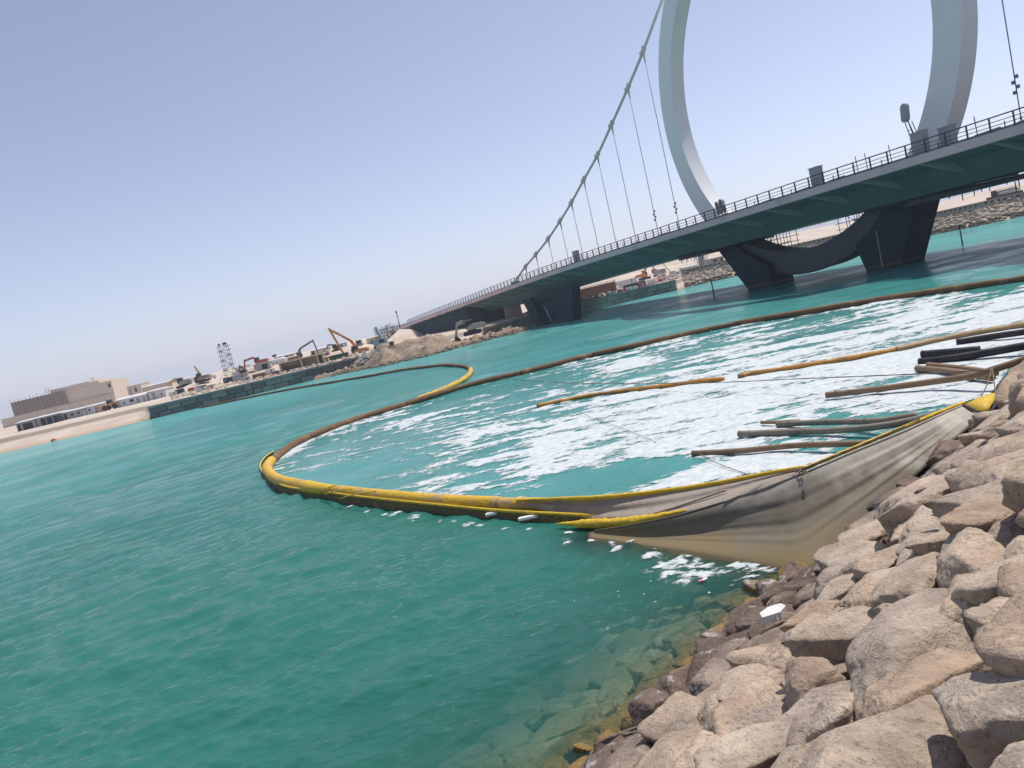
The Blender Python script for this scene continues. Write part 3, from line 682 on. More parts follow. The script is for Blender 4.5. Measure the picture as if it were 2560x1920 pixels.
ob = np.array([onz(*p) for p in resample([(1390, 1310, .1), (1500, 1310, .1), (1600, 1302, .26), (1700, 1281, .43), (1720, 1276, .46)], 60)])
mb = MB(); mb.tube(ob + np.array([0.0, 0.03, 0]), np.concatenate([np.linspace(0.012, 0.11, 15), np.full(20, 0.11), np.linspace(0.11, 0.03, 25)]), 10, flat=0.85, jit=0.14); mb.build('gathered_hem', M_yel2, cur, True, 'wrinkled yellow gathered hem')
# yellow corner patch with dark webbing
pt = [onz(2412, 1010, 1.03), onz(2446, 993, 1.07), onz(2480, 982, 1.09), onz(2496, 987, 1.06), onz(2478, 1012, 1.03), onz(2466, 1036, .98), onz(2442, 1026, .99)]
mb = MB(); cpt = np.mean(pt, 0) + np.array([-.03, -.04, .03]); mb.add([cpt] + pt, [(0, i, i % 7 + 1) for i in range(1, 8)]); o = mb.build('corner_patch', M_yel2, cur, True, 'yellow reinforced corner'); o.modifiers.new('thick', 'SOLIDIFY').thickness = 0.02
M_web = pmat('dark_webbing', (0.035, 0.03, 0.035), 0.85, 0.3, 9)
mb = MB(); mb.tube([onz(2408, 1012, 1.04), onz(2440, 1027, 1.0), onz(2468, 1038, .98), onz(2486, 1016, 1.02), onz(2497, 990, 1.06)], 0.028, 6, flat=0.6); mb.build('webbing', M_web, cur)
mb = MB(); mb.tube(catmull([onz(2467, 1036, .98), onz(2472, 1062, .93), onz(2488, 1080, .92), onz(2482, 1098, .86)], 6), 0.012, 5); mb.build('loose_tie', M_web, cur)
# white stress creases
for a, b in (((1620, 1288, .34), (1815, 1225, .72)), ((1810, 1255, .62), (1940, 1198, .88))):
    mb = MB(); mb.tube(catmull([onz(*a), onz((a[0] + b[0]) / 2, (a[1] + b[1]) / 2 + 2, (a[2] + b[2]) / 2), onz(*b)], 5), 0.02, 6); mb.build('crease', M_geo2, cur, True)

# ------------------------------------------------------------------ pipes and poles lying in the water
def pipe_mat(name, c, d): return fabric(name, c, d, 0.55, 0.48, 0.64, 0.55, wr=0.25)
M_pbr = pipe_mat('brown_pipe', (0.255, 0.160, 0.092), (0.12, 0.085, 0.06)); M_pbk = pipe_mat('black_pipe', (0.018, 0.018, 0.024), (0.05, 0.045, 0.042)); M_pgr = pipe_mat('weathered_pipe', (0.255, 0.215, 0.165), (0.06, 0.05, 0.045))
M_hole = pmat('pipe_bore', (0.008, 0.008, 0.008), 0.9)
def pipe(name, label, L, r, mat, cat='pipe', group='pipes laid out into the foam'):
    pts = [onz(*p) for p in L]; T = thing(name, label, cat, tuple(pts[0]), group=group)
    mb = MB(); mb.tube(catmull(pts, 6), r, 12); mb.build('barrel', mat, T, True)
    d = pts[0] - pts[1]; d /= np.linalg.norm(d)
    mb = MB(); mb.tube([pts[0] - d * 0.06, pts[0] + d * 0.01], r * 1.07, 12); mb.build('end_collar', mat, T, False)
    mb = MB(); mb.tube([pts[0], pts[0] + d * 0.016], r * 0.78, 12); mb.build('bore', M_hole, T, False)
pipe('drain_pipe', 'brown pipe nearest the curtain, its open end in the foam', [(1732, 1133, .08), (1850, 1127, .09), (1983, 1114, .14), (2100, 1110, .18), (2180, 1108, .2)], 0.068, M_pbr)
pipe('drain_pipe', 'long tan grey pipe below a black one, ending in the foam', [(1848, 1085, .08), (1960, 1080, .1), (2100, 1075, .16), (2211, 1064, .26), (2300, 1047, .36), (2392, 1024, .5)], 0.08, M_pgr)
pipe('drain_pipe', 'black and grey pipe lying on top of the long tan pipe', [(1944, 1061, .1), (2040, 1056, .13), (2120, 1054, .2), (2200, 1052, .3), (2290, 1038, .42)], 0.075, M_pgr)
pipe('drain_pipe', 'short brown pipe end showing behind the black and grey pipe', [(1904, 1056, .07), (1930, 1056, .07), (2000, 1052, .07)], 0.045, M_pbr)
pipe('drain_pipe', 'long brown pipe rising to the rope bundle on the rocks', [(2066, 988, .1), (2230, 968, .14), (2340, 953, .22), (2423, 941, .35), (2480, 925, .48), (2560, 899, .65), (2640, 870, .8)], 0.085, M_pbr)
pipe('drain_pipe', 'brown pipe crossing under the long one, lower of a pair', [(2294, 921, .1), (2380, 929, .12), (2480, 944, .15)], 0.095, M_pbr)
pipe('drain_pipe', 'brown pipe crossing under the long one, upper of a pair', [(2322, 912, .1), (2400, 920, .12), (2490, 932, .15)], 0.08, M_pbr)
pipe('drain_pipe', 'glossy black pipe, the lowest of the three black ones', [(2300, 905, .06), (2400, 893, .12), (2560, 865, .25), (2660, 845, .3)], 0.115, M_pbk)
pipe('drain_pipe', 'black pipe with a square cut end between two others', [(2306, 886, .12), (2380, 880, .12), (2450, 874, .1)], 0.12, M_pbk)
pipe('drain_pipe', 'black pipe, the uppermost, beside the tan tube boom', [(2393, 855, .1), (2470, 843, .13), (2560, 830, .2), (2660, 815, .2)], 0.10, M_pbk)
# thick hose on the rocks under the curtain
P1, _ = on_slope(2400, 1108, 0.12)
hs = thing('hose', 'thick black hose lying on the boulders behind the curtain', 'hose', tuple(onz(2400, 1095, .70)))
mb = MB(); mb.tube(catmull([onz(2110, 1366, .05), onz(2250, 1232, .34), onz(2345, 1142, .55), onz(2440, 1062, .76), onz(2500, 1015, .86), onz(2570, 952, .98), onz(2660, 870, 1.1)], 8), 0.115, 12); mb.build('barrel', pipe_mat('hose_rubber', (0.03, 0.026, 0.026), (0.10, 0.085, 0.075)), hs, True)
mb = MB(); mb.tube([onz(2505, 1011, .87), onz(2515, 1002, .89)], 0.13, 12); mb.build('clamp', M_web, hs)
# ropes
def rope(label, L, r, cat='rope'):
    pts = catmull([onz(*p) for p in L], 10); mb = MB()
    T = thing('rope', label, cat, tuple(pts[0])); 
    for ph in (0, math.pi):
        q2 = []
        for i, p in enumerate(pts): q2.append(np.array(p) + np.array([0, math.cos(i * 1.1 + ph), math.sin(i * 1.1 + ph)]) * r * 0.35)
        mb = MB(); mb.tube(q2, r * 0.75, 5); mb.build('strand', M_rope, T, True)
rope('long thin rope stretched over the foam from boom to rocks', [(1240, 945, .3), (1407, 957, .25), (1717, 958, .3), (2016, 946, .5), (2314, 934, .75), (2481, 924, .95)], 0.016)
rope('thin rope trailing from the nearest brown pipe into the foam', [(1742, 1128, .16), (1775, 1150, .08), (1830, 1172, .05), (1870, 1186, .04)], 0.010)
rope('faint slack line crossing the foam left of the pipes', [(1400, 1003, .12), (1470, 1040, .06), (1560, 1072, .05), (1640, 1105, .05)], 0.009)
rope('rope tying the curtain hem knot to the rocks', [(2005, 1172, 1.05), (2080, 1141, 1.1), (2180, 1100, 1.12), (2300, 1048, 1.12)], 0.013)
# knot on the hem
kn = thing('rope_knot', 'tangled rope knot sitting on the curtain hem', 'rope', tuple(onz(2003, 1182, .98)))
for i in range(9):
    c = onz(random.uniform(1985, 2022), random.uniform(1172, 1182), 1.03); ax_ = Vector((random.gauss(0, 1), random.gauss(0, 1), random.gauss(0, 1))).normalized(); u_ = ax_.orthogonal().normalized(); v_ = ax_.cross(u_); R0 = random.uniform(0.015, 0.035)
    mb = MB(); mb.tube([Vector(c) + u_ * (R0 * math.cos(k * .6)) + v_ * (R0 * math.sin(k * .6)) for k in range(10)], 0.012, 5); mb.build('loop', M_rope, kn, True)
# rope bundle at right edge
rb = thing('rope_bundle', 'bundle of thick braided rope heaped on the rocks at the right edge', 'rope', tuple(onz(2530, 960, .95)))
for i in range(16):
    x0 = 2500 + i * 5.2; y0 = 992 - i * 4.2
    L = [(x0 - 14, y0 + 6, .95), (x0 - 4 + random.uniform(-4, 4), y0 - 22, 1.08), (x0 + 14, y0 - 44 - i * 0.8, 1.12), (x0 + 30, y0 - 40, 1.06), (x0 + 44, y0 - 26 + random.uniform(-8, 8), 0.98)]
    mb = MB(); mb.tube(catmull([onz(*p) for p in L], 6), 0.026, 6, jit=0.12); mb.build('strand', M_rope, rb, True)
for L in ([(2478, 922, 1.0), (2470, 955, 1.0), (2452, 992, 1.02)], [(2481, 922, 1.0), (2486, 960, 1.0), (2490, 986, 1.04)]):
    mb = MB(); mb.tube(catmull([onz(*p) for p in L], 5), 0.011, 5); mb.build('guy_line', M_rope, rb, True)
# white foam block on the rocks, litter
P, tt_ = on_slope(1932, 1532, 0.22)
fb = thing('polystyrene_block', 'white chipped polystyrene block on the dark rocks at the waterline', 'block', tuple(P))
mb = MB(); mb.prism([(-.17, -.09), (.06, -.13), (.18, -.03), (.15, .08), (-.02, .12), (-.16, .05)], lambda u, v, w_: (P[0] + u * .72, P[1] + v * .72, P[2] + w_ + 0.12 * u), -0.05, 0.03)
mb.build('block', pmat('polystyrene', (0.74, 0.72, 0.68), 0.8, 0.12, 12, (0.45, 0.40, 0.33), 0.5, bump=0.5, bscale=40), fb)
mb = MB(); mb.add([P + np.array(q) for q in ((.0, -.11, -.03), (.09, -.08, -.03), (.08, -.075, .02), (.0, -.09, .02))], [(0, 1, 2, 3)]); mb.build('broken_corner', _mc['polystyrene'], fb)
lp = onz(1757, 1452, 0.02); lt = thing('litter', 'scrap of pink and white plastic floating by the foam patches', 'litter', tuple(lp))
mb = MB(); mb.box(lp + np.array([-0.03, 0, 0.01]), (0.07, 0.05, 0.012), 0.3); mb.build('pink_piece', pmat('pink_plastic', (0.75, 0.12, 0.2), 0.5), lt)
mb = MB(); mb.box(lp + np.array([0.035, 0.015, 0.012]), (0.08, 0.05, 0.012), 0.45); mb.build('white_piece', pmat('white_plastic', (0.75, 0.75, 0.76), 0.5), lt)

# ================================================================== bridge (t along, o across, z up)
BT = np.array([math.cos(R_(-68.65)), math.sin(R_(-68.65)), 0]); BN = np.array([-BT[1], BT[0], 0]); BC = np.array([34.35, 80.7, 0])
def bw(t_, z_, o_): return BC + BT * t_ + BN * o_ + np.array([0, 0, z_])
_T = [-175, -136, -120, -80, -64, -41, -25, -10, 15, 40, 90]; _Z = [4.3, 5.3, 5.88, 6.98, 7.42, 7.95, 8.10, 8.14, 8.30, 8.25, 7.6]
def zt(t_): return float(np.interp(t_, _T, _Z))
for _k in range(1):
    _tt = np.linspace(-175, 90, 266); _zz = np.interp(_tt, _T, _Z); _ker = np.ones(15) / 15; _zz = np.convolve(np.pad(_zz, 7, 'edge'), _ker, 'valid')
    def zt(t_, a=_tt, b=_zz): return float(np.interp(t_, a, b))
HW = 10.7
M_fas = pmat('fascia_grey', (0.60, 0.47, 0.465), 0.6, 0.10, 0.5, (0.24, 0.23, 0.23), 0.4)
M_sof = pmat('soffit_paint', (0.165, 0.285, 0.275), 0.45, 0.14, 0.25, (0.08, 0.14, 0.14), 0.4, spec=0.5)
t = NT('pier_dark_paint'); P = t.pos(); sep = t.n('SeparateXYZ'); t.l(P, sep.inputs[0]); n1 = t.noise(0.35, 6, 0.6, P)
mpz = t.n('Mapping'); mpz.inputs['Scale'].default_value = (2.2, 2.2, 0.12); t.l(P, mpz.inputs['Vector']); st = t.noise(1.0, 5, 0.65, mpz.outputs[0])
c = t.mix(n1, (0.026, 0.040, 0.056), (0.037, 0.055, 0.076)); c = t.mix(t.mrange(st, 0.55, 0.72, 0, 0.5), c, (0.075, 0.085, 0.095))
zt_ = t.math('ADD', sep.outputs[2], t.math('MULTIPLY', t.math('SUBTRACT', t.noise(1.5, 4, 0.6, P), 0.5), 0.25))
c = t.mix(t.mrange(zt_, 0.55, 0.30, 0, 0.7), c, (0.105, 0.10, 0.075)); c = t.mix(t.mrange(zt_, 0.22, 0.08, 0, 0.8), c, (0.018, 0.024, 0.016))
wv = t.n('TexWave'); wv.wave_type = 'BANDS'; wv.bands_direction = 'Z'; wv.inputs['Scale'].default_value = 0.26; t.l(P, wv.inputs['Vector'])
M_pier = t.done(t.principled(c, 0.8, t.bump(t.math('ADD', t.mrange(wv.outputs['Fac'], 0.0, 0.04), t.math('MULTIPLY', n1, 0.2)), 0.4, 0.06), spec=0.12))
M_ring = pmat('ring_white_paint', (0.78, 0.79, 0.77), 0.45, 0.05, 0.2, (0.70, 0.71, 0.69), 0.35)
M_rail = pmat('railing_paint', (0.035, 0.04, 0.055), 0.5, 0.2, 2)
M_cab = pmat('cable_sheath', (0.58, 0.57, 0.52), 0.5, 0.08, 1)
M_han = pmat('hanger_wire', (0.17, 0.18, 0.20), 0.5)
M_con = pmat('abutment_concrete', (0.27, 0.27, 0.29), 0.85, 0.14, 0.5, (0.18, 0.18, 0.19), 0.5, bump=0.2)
M_asp = pmat('deck_asphalt', (0.06, 0.06, 0.06), 0.9)

bridge = thing('suspension_bridge', 'suspension bridge with white ring pylon and dark concrete piers', 'bridge', tuple(bw(0, 0, 0)))
ts = np.arange(-150, 62, 3.0)
def loft(section, name, mat, label=None, ts=ts, smooth=False):
    """section: list of (offset, drop) closed loop, swept along t"""
    mb = MB(); n = len(section); vs = []; fs = []
    for t_ in ts:
        for o_, z_ in section: vs.append(bw(t_, zt(t_) + z_, o_))
    for i in range(len(ts) - 1):
        for k in range(n):
            k2 = (k + 1) % n; fs.append((i * n + k, i * n + k2, (i + 1) * n + k2, (i + 1) * n + k))
    fs.append(tuple(range(n))); fs.append(tuple((len(ts) - 1) * n + k for k in range(n))[::-1])
    mb.add(vs, fs); return mb.build(name, mat, bridge, smooth, label)
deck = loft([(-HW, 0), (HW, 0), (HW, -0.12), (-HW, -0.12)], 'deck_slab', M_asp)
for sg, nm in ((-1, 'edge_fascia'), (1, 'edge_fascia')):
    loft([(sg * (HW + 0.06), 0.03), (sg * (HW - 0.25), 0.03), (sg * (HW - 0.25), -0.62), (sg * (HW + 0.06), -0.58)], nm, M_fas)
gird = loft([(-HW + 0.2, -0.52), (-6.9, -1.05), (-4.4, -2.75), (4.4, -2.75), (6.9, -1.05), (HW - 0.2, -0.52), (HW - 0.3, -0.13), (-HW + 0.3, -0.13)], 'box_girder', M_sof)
# cantilever ribs under the overhang
M_rib = pmat('lit_rib', (0.40, 0.52, 0.50), 0.5, 0.1, 0.5)  # lighter than the soffit: light catching the ribs is put into their colour
for t_ in np.arange(-139.2, 60, 5.55):
    mb = MB(); z0 = zt(t_)
    mb.prism([(-HW + 0.35, z0 - 0.62), (-5.9, z0 - 1.85), (-6.5, z0 - 1.0), (-HW + 0.35, z0 - 0.45)], lambda u, v, w_: bw(t_ + w_, v, u), -0.16, 0.16)
    mb.build('rib', M_rib, bridge)
# ring pylon
RT, RH, RV, RZ, TWD = 2.5, 20.2, 20.8, 21.6, 0.95
mb = MB(); na = 260; vs = []; fs = []
for i in range(na):
    a = 2 * math.pi * i / na
    for rad, o_ in ((0, -TWD), (0, TWD), (-RT, TWD), (-RT, -TWD)):
        vs.append(bw((RH + rad) * math.cos(a), RZ + (RV + rad) * math.sin(a), o_))
for i in range(na):
    for k in range(4):
        k2 = (k + 1) % 4; j = (i + 1) % na; fs.append((i * 4 + k, i * 4 + k2, j * 4 + k2, j * 4 + k))
up = MB(); lo = MB()
upf = [f for f in fs if sum(vs[q][2] for q in f) / 4 > 7.3]; lof = [f for f in fs if sum(vs[q][2] for q in f) / 4 <= 7.3]
up.add(vs, upf); o = up.build('ring_pylon', M_ring, bridge)
# lower saddle of the ring, broader and dark
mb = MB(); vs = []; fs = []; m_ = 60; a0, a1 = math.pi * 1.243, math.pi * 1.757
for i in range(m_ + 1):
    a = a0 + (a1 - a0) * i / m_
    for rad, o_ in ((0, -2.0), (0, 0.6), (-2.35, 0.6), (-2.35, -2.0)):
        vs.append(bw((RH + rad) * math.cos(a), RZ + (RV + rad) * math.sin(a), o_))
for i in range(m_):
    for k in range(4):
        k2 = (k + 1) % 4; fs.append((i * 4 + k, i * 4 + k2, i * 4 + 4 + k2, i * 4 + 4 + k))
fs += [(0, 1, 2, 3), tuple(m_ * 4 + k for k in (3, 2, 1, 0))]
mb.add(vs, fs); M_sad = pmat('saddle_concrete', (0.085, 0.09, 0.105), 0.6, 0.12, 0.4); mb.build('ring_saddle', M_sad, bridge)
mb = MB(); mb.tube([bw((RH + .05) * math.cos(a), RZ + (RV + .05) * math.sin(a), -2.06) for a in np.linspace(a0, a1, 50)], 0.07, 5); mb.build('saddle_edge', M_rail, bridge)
# main pier: two inclined legs under the ring
def leg(poly, o0, o1, name='pier_leg'):
    mb = MB(); mb.prism(poly, lambda u, v, w_: bw(u, v, w_), o0, o1); return mb.build(name, M_pier, bridge)
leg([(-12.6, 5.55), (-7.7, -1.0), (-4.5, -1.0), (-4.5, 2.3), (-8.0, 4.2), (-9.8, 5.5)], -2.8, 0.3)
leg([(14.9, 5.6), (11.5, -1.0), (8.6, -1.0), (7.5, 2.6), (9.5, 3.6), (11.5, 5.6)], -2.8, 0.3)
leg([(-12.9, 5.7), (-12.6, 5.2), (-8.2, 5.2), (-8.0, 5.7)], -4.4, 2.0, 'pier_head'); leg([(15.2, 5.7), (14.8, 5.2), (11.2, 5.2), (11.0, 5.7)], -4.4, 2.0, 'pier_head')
for t_ in (10.2,):
    mb = MB(); mb.box(bw(t_, 1.8, -2.84), (0.12, 0.06, 3.4), R_(-68.65)); mb.build('depth_gauge', pmat('gauge_paint', (0.30, 0.29, 0.2), 0.7, 0.3, 3), bridge)
mb = MB(); mb.bar(bw(14.5, 5.0, 0.0), bw(11.9, 0.2, 0.0), 0.14); mb.build('downpipe', M_con, bridge)
# second pier
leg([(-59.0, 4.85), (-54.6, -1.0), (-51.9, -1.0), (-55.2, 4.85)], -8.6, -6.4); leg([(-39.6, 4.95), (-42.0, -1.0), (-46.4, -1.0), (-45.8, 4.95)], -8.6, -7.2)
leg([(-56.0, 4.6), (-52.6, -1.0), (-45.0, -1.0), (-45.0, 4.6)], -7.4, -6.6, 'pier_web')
for (cx_, cz_, sl, w0) in ((-52.3, 1.8, -0.62, .55), (-46.9, 2.4, 0.42, .42)):
    pl = []
    for k in range(17):
        s_ = -1.5 + 3.0 * k / 16; pl.append((cx_ + sl * s_ + w0 * math.cos(s_ / 1.5 * math.pi / 2) * 0.9, cz_ + s_))
    for k in range(15, 0, -1):
        s_ = -1.5 + 3.0 * k / 16; pl.append((cx_ + sl * s_ - w0 * math.cos(s_ / 1.5 * math.pi / 2) * 0.2, cz_ + s_))
    mb = MB(); mb.prism(pl, lambda u, v, w_: bw(u, v, w_), -7.62, -7.38); mb.build('lens_panel', M_con, bridge)
leg([(-55.6, 4.9), (-55.0, 4.2), (-45.2, 4.2), (-45.4, 4.9)], -8.2, -6.6, 'pier_head')
# abutment
mb = MB(); n_ab = [(-150, -10.2), (-128, -10.2), (-104, -9.6), (-86, -9.2)]
vs = []; fs = []
for t_, o_ in n_ab: vs += [bw(t_, -1, o_), bw(t_, zt(t_) - 0.55 - 0.12 * (10.2 + o_), o_)]
for t_, o_ in n_ab[::-1]: vs += [bw(t_, -1, -0.6), bw(t_, zt(t_) - 0.9, -0.6)]
k = len(n_ab) * 2
fs = [(2 * i, (2 * i + 2) % (2 * k // 2 * 1) if False else (2 * i + 2) % (2 * k // 1 // 1 if False else len(vs)), (2 * i + 3) % len(vs), 2 * i + 1) for i in range(len(vs) // 2)]
mb.add(vs, fs); mb.build('abutment', M_pier, bridge)
mb = MB(); mb.prism([(-9.1, -0.6), (-0.7, -0.6), (-0.7, zt(-86) - 1.2), (-9.1, zt(-86) - 1.0)], lambda u, v, w_: bw(-85.98 + w_, v, u), 0, 0.12); mb.build('end_wall', pmat('end_wall_paint', (0.075, 0.085, 0.105), 0.8, 0.15, 0.4), bridge)
mb = MB(); mb.prism([(-149.9, -0.5), (-128.3, -0.5), (-128.3, zt(-128.3) - 0.63), (-149.9, zt(-149.9) - 0.63)], lambda u, v, w_: bw(u, v, w_), -10.33, -10.22); mb.build('wing_wall', M_con, bridge)
# railing: top tube, three rails, posts
rail = loft([(-HW - 0.02, 1.02), (-HW + 0.05, 1.02), (-HW + 0.05, 0.94), (-HW - 0.02, 0.94)], 'railing', M_rail, ts=np.arange(-128, 61, 3.0))
rorg = world_org(rail)
for h_ in (0.66, 0.40, 0.16):
    mb = MB()
    tq = np.arange(-128, 61, 3.0)
    for i in range(len(tq) - 1): mb.bar(bw(tq[i], zt(tq[i]) + h_, -HW + .015), bw(tq[i + 1], zt(tq[i + 1]) + h_, -HW + .015), 0.035, 0.045)
    mb.build('rail', M_rail, rail)
pm = MB(); pm.box((0, 0, 0.49), (0.06, 0.12, 0.98)); pm.box((0, 0.09, 0.06), (0.14, 0.22, 0.08)); pme = pm.mesh('post', M_rail)
for t_ in np.arange(-128, 60, 1.62):
    o = bpy.data.objects.new('post', pme); p = bw(t_, zt(t_), -HW + .02); o.location = np.array(p) - np.array(rorg); o.rotation_euler = (0, 0, R_(-68.65)); link(o, rail)
sm_ = MB(); sm_.box((0, 0, 0.28), (0.05, 0.05, 0.56)); sme = sm_.mesh('short_post', M_rail)
for t_ in np.arange(-127.2, 60, 4.86):
    o = bpy.data.objects.new('short_post', sme); p = bw(t_, zt(t_), -HW + .3); o.location = np.array(p) - np.array(rorg); o.rotation_euler = (0, 0, R_(-68.65)); link(o, rail)
# far railing
frail = loft([(HW - 0.02, 1.02), (HW + 0.05, 1.02), (HW + 0.05, 0.94), (HW - 0.02, 0.94)], 'railing', M_rail, ts=np.arange(-128, 61, 3.0))
# kerb / upstand and pipes lying behind the near railing
loft([(-HW + .9, 0.22), (-HW + 1.05, 0.22), (-HW + 1.05, 0.0), (-HW + .9, 0.0)], 'kerb', M_con)
# main cable, clamps, hangers
CN = [(-79.1, 9.0), (-73.3, 10.9), (-67.6, 12.4), (-61.2, 14.25), (-55.3, 16.3), (-50.0, 18.35), (-44.5, 20.75), (-39.0, 23.1), (-33.5, 26.0), (-27.7, 29.15), (-22.7, 32.1), (-16.4, 36.2), (-9.0, 40.6)]
cab = MB(); cab.tube([bw(a, b, 0) for a, b in catmull(CN, 5)], 0.19, 10); cable = cab.build('main_cable', M_cab, bridge, True)
cab = MB(); cab.tube([bw(-a, b + 0.3, 0) for a, b in catmull(CN, 5)], 0.19, 10); cab.build('main_cable', M_cab, bridge, True)
mb = MB(); mb.box(bw(-80, zt(-80) + 0.9, 0), (2.0, 0.9, 1.9), R_(-68.65)); mb.build('anchor_block', M_con, bridge)
def hanger(tn, zc, slope, turn):
    zb = zt(tn) + 0.1
    mb = MB(); mb.tube([bw(tn, zc - 0.9, 0), bw(tn, zb, 0)], 0.045, 6); hg = mb.build('hanger', M_han, bridge, True)
    mb = MB(); dx = 0.55 * math.cos(slope); dz = 0.55 * math.sin(slope)
    mb.tube([bw(tn - dx, zc - dz, 0), bw(tn + dx, zc + dz, 0)], 0.30, 10); mb.build('cable_clamp', M_cab, hg, True)
    mb = MB(); nx = -math.sin(slope); nz = math.cos(slope)
    for s_ in (-0.4, 0.4): mb.box(bw(tn + s_ * math.cos(slope) + nx * .34, zc + s_ * math.sin(slope) + nz * .34, 0), (0.5, 0.3, 0.14), R_(-68.65), -slope)
    mb.build('clamp_flange', M_cab, hg)
    mb = MB(); mb.tube([bw(tn, zc - 0.25, 0), bw(tn, zc - 0.7, 0), bw(tn, zc - 1.5, 0)], [0.26, 0.13, 0.06], 8); mb.build('socket', M_cab, hg, True)
    mb = MB(); mb.tube([bw(tn, zb + 0.2, 0), bw(tn, zb + 1.3, 0)], 0.085, 6); mb.build('lower_socket', M_han, hg, True)
    if turn:
        mb = MB()
        for k in range(4): mb.box(bw(tn + (0.13 if k % 2 else -0.13), zb + 3.1 + 0.38 * k, 0), (0.26, 0.16, 0.26), R_(-68.65))
        mb.build('damper', M_han, hg)
for i in range(1, 11):
    sl = math.atan2(CN[i + 1][1] - CN[i - 1][1], CN[i + 1][0] - CN[i - 1][0]); hanger(CN[i][0], CN[i][1], sl, i >= 9)
hanger(22.6, 32.4, -0.55, True); hanger(27.7, 29.4, -0.5, True)

# ------------------------------------------------------------------ loose things on the deck
M_gcab = pmat('cabinet_grey', (0.30, 0.32, 0.32), 0.5, 0.08, 2); M_lamp = pmat('lamp_shell', (0.34, 0.36, 0.38), 0.4); M_gla = pmat('lamp_glass', (0.05, 0.05, 0.06), 0.15, spec=0.6)
def cabinet(px, py, o_, label, w_, h_, legs=True):
    d_ = ray(px, py); tpl = np.dot(bw(0, 0, o_) - CC, BN) / np.dot(d_, BN); P = CC + tpl * d_; t_ = float((P - BC) @ BT); z0 = zt(t_) + 0.02
    c = thing('switch_cabinet', label, 'cabinet', tuple(bw(t_, z0, o_)), group='grey cabinets along the bridge railing')
    mb = MB(); mb.box(bw(t_, z0 + 0.25 + h_ / 2, o_), (w_, 0.6, h_), R_(-68.65)); mb.box(bw(t_, z0 + 0.28 + h_, o_), (w_ + .1, 0.7, 0.06), R_(-68.65)); mb.build('body', M_gcab, c)
    mb = MB(); mb.box(bw(t_, z0 + 0.25 + h_ / 2, o_ - 0.31), (w_ * 0.44, 0.02, h_ * 0.9), R_(-68.65)); mb.build('door', M_gcab, c)
    for s_ in (-1, 1):
        mb = MB(); mb.box(bw(t_ + s_ * w_ * 0.4, z0 + 0.13, o_), (0.08, 0.5, 0.26), R_(-68.65)); mb.build('foot', M_rail, c)
cabinet(1444, 655, -HW + 1.2, 'small grey cabinet behind the railing nearest the cable anchor', 0.95, 1.45)
cabinet(2046, 462, -HW + 1.2, 'grey cabinet standing alone on the deck between ring legs', 0.95, 1.45)
cabinet(2303, 375, -HW + 1.6, 'grey green cabinet in front of the nearer ring leg', 1.05, 1.5)
cabinet(2372, 353, -HW + 2.5, 'brownish grey cabinet at the outer side of the nearer ring leg', 1.0, 1.3)
def lampstand(px, py, o_, label, heads, hgt):
    d_ = ray(px, py); tpl = np.dot(bw(0, 0, o_) - CC, BN) / np.dot(d_, BN); P = CC + tpl * d_; t_ = float((P - BC) @ BT); z0 = zt(t_) + 0.02
    c = thing('floodlight_stand', label, 'floodlight', tuple(bw(t_, z0, o_)), group='floodlights aimed at the ring')
    mb = MB()
    for s_ in (-0.28, 0.28):
        for q2 in (-0.2, 0.2): mb.bar(bw(t_ + s_ + (.9 if hgt > 2 else .5), z0, o_ + q2), bw(t_ + s_ * .6, z0 + hgt, o_ + q2), 0.05)
    for k in range(1, 5): mb.bar(bw(t_ - .25 + (.7 if hgt > 2 else .35) * (1 - k / 5), z0 + hgt * k / 5, o_ - .2), bw(t_ + .25 + (.7 if hgt > 2 else .35) * (1 - k / 5), z0 + hgt * k / 5, o_ - .2), 0.04)
    mb.build('ladder_frame', M_rail, c)
    for k in range(heads):
        hc = (t_ + 0.75 * k - 0.5 * (heads - 1) + (-0.1 if heads == 1 else -0.25), z0 + hgt + 0.95 - 0.25 * (heads - 1) - 0.15 * (1 - k))
        mb = MB(); pl = []
        for i in range(20):
            a = 2 * math.pi * i / 20; pl.append((0.36 * math.cos(a), 0.36 * math.sin(a) + (0.42 if math.sin(a) > 0 else -0.42)))
        tl = 0.25
        mb.prism(pl, lambda u, v, w_: bw(hc[0] + u * 0.9 + v * tl * (0.4 if heads == 1 else -0.5), hc[1] + v, o_ + w_), -0.25, 0.1); hd = mb.build('lamp_head', M_lamp, c)
        mb = MB(); mb.prism([(u * .8, v * .86) for u, v in pl], lambda u, v, w_: bw(hc[0] + u * 0.9 + v * tl * (0.4 if heads == 1 else -0.5), hc[1] + v, o_ + w_), -0.262, -0.252); mb.build('lens', M_gla if heads > 1 else M_lamp, hd)
        mb = MB(); mb.bar(bw(hc[0], hc[1] - .5, o_), bw(t_, z0 + hgt, o_), 0.07); mb.build('bracket', M_rail, c)
lampstand(1806, 506, -2.2, 'pair of oval floodlights at the foot of the farther ring leg', 2, 1.2)
lampstand(2283, 375, -2.0, 'single oval floodlight on a tall frame by the nearer ring leg', 1, 3.6)
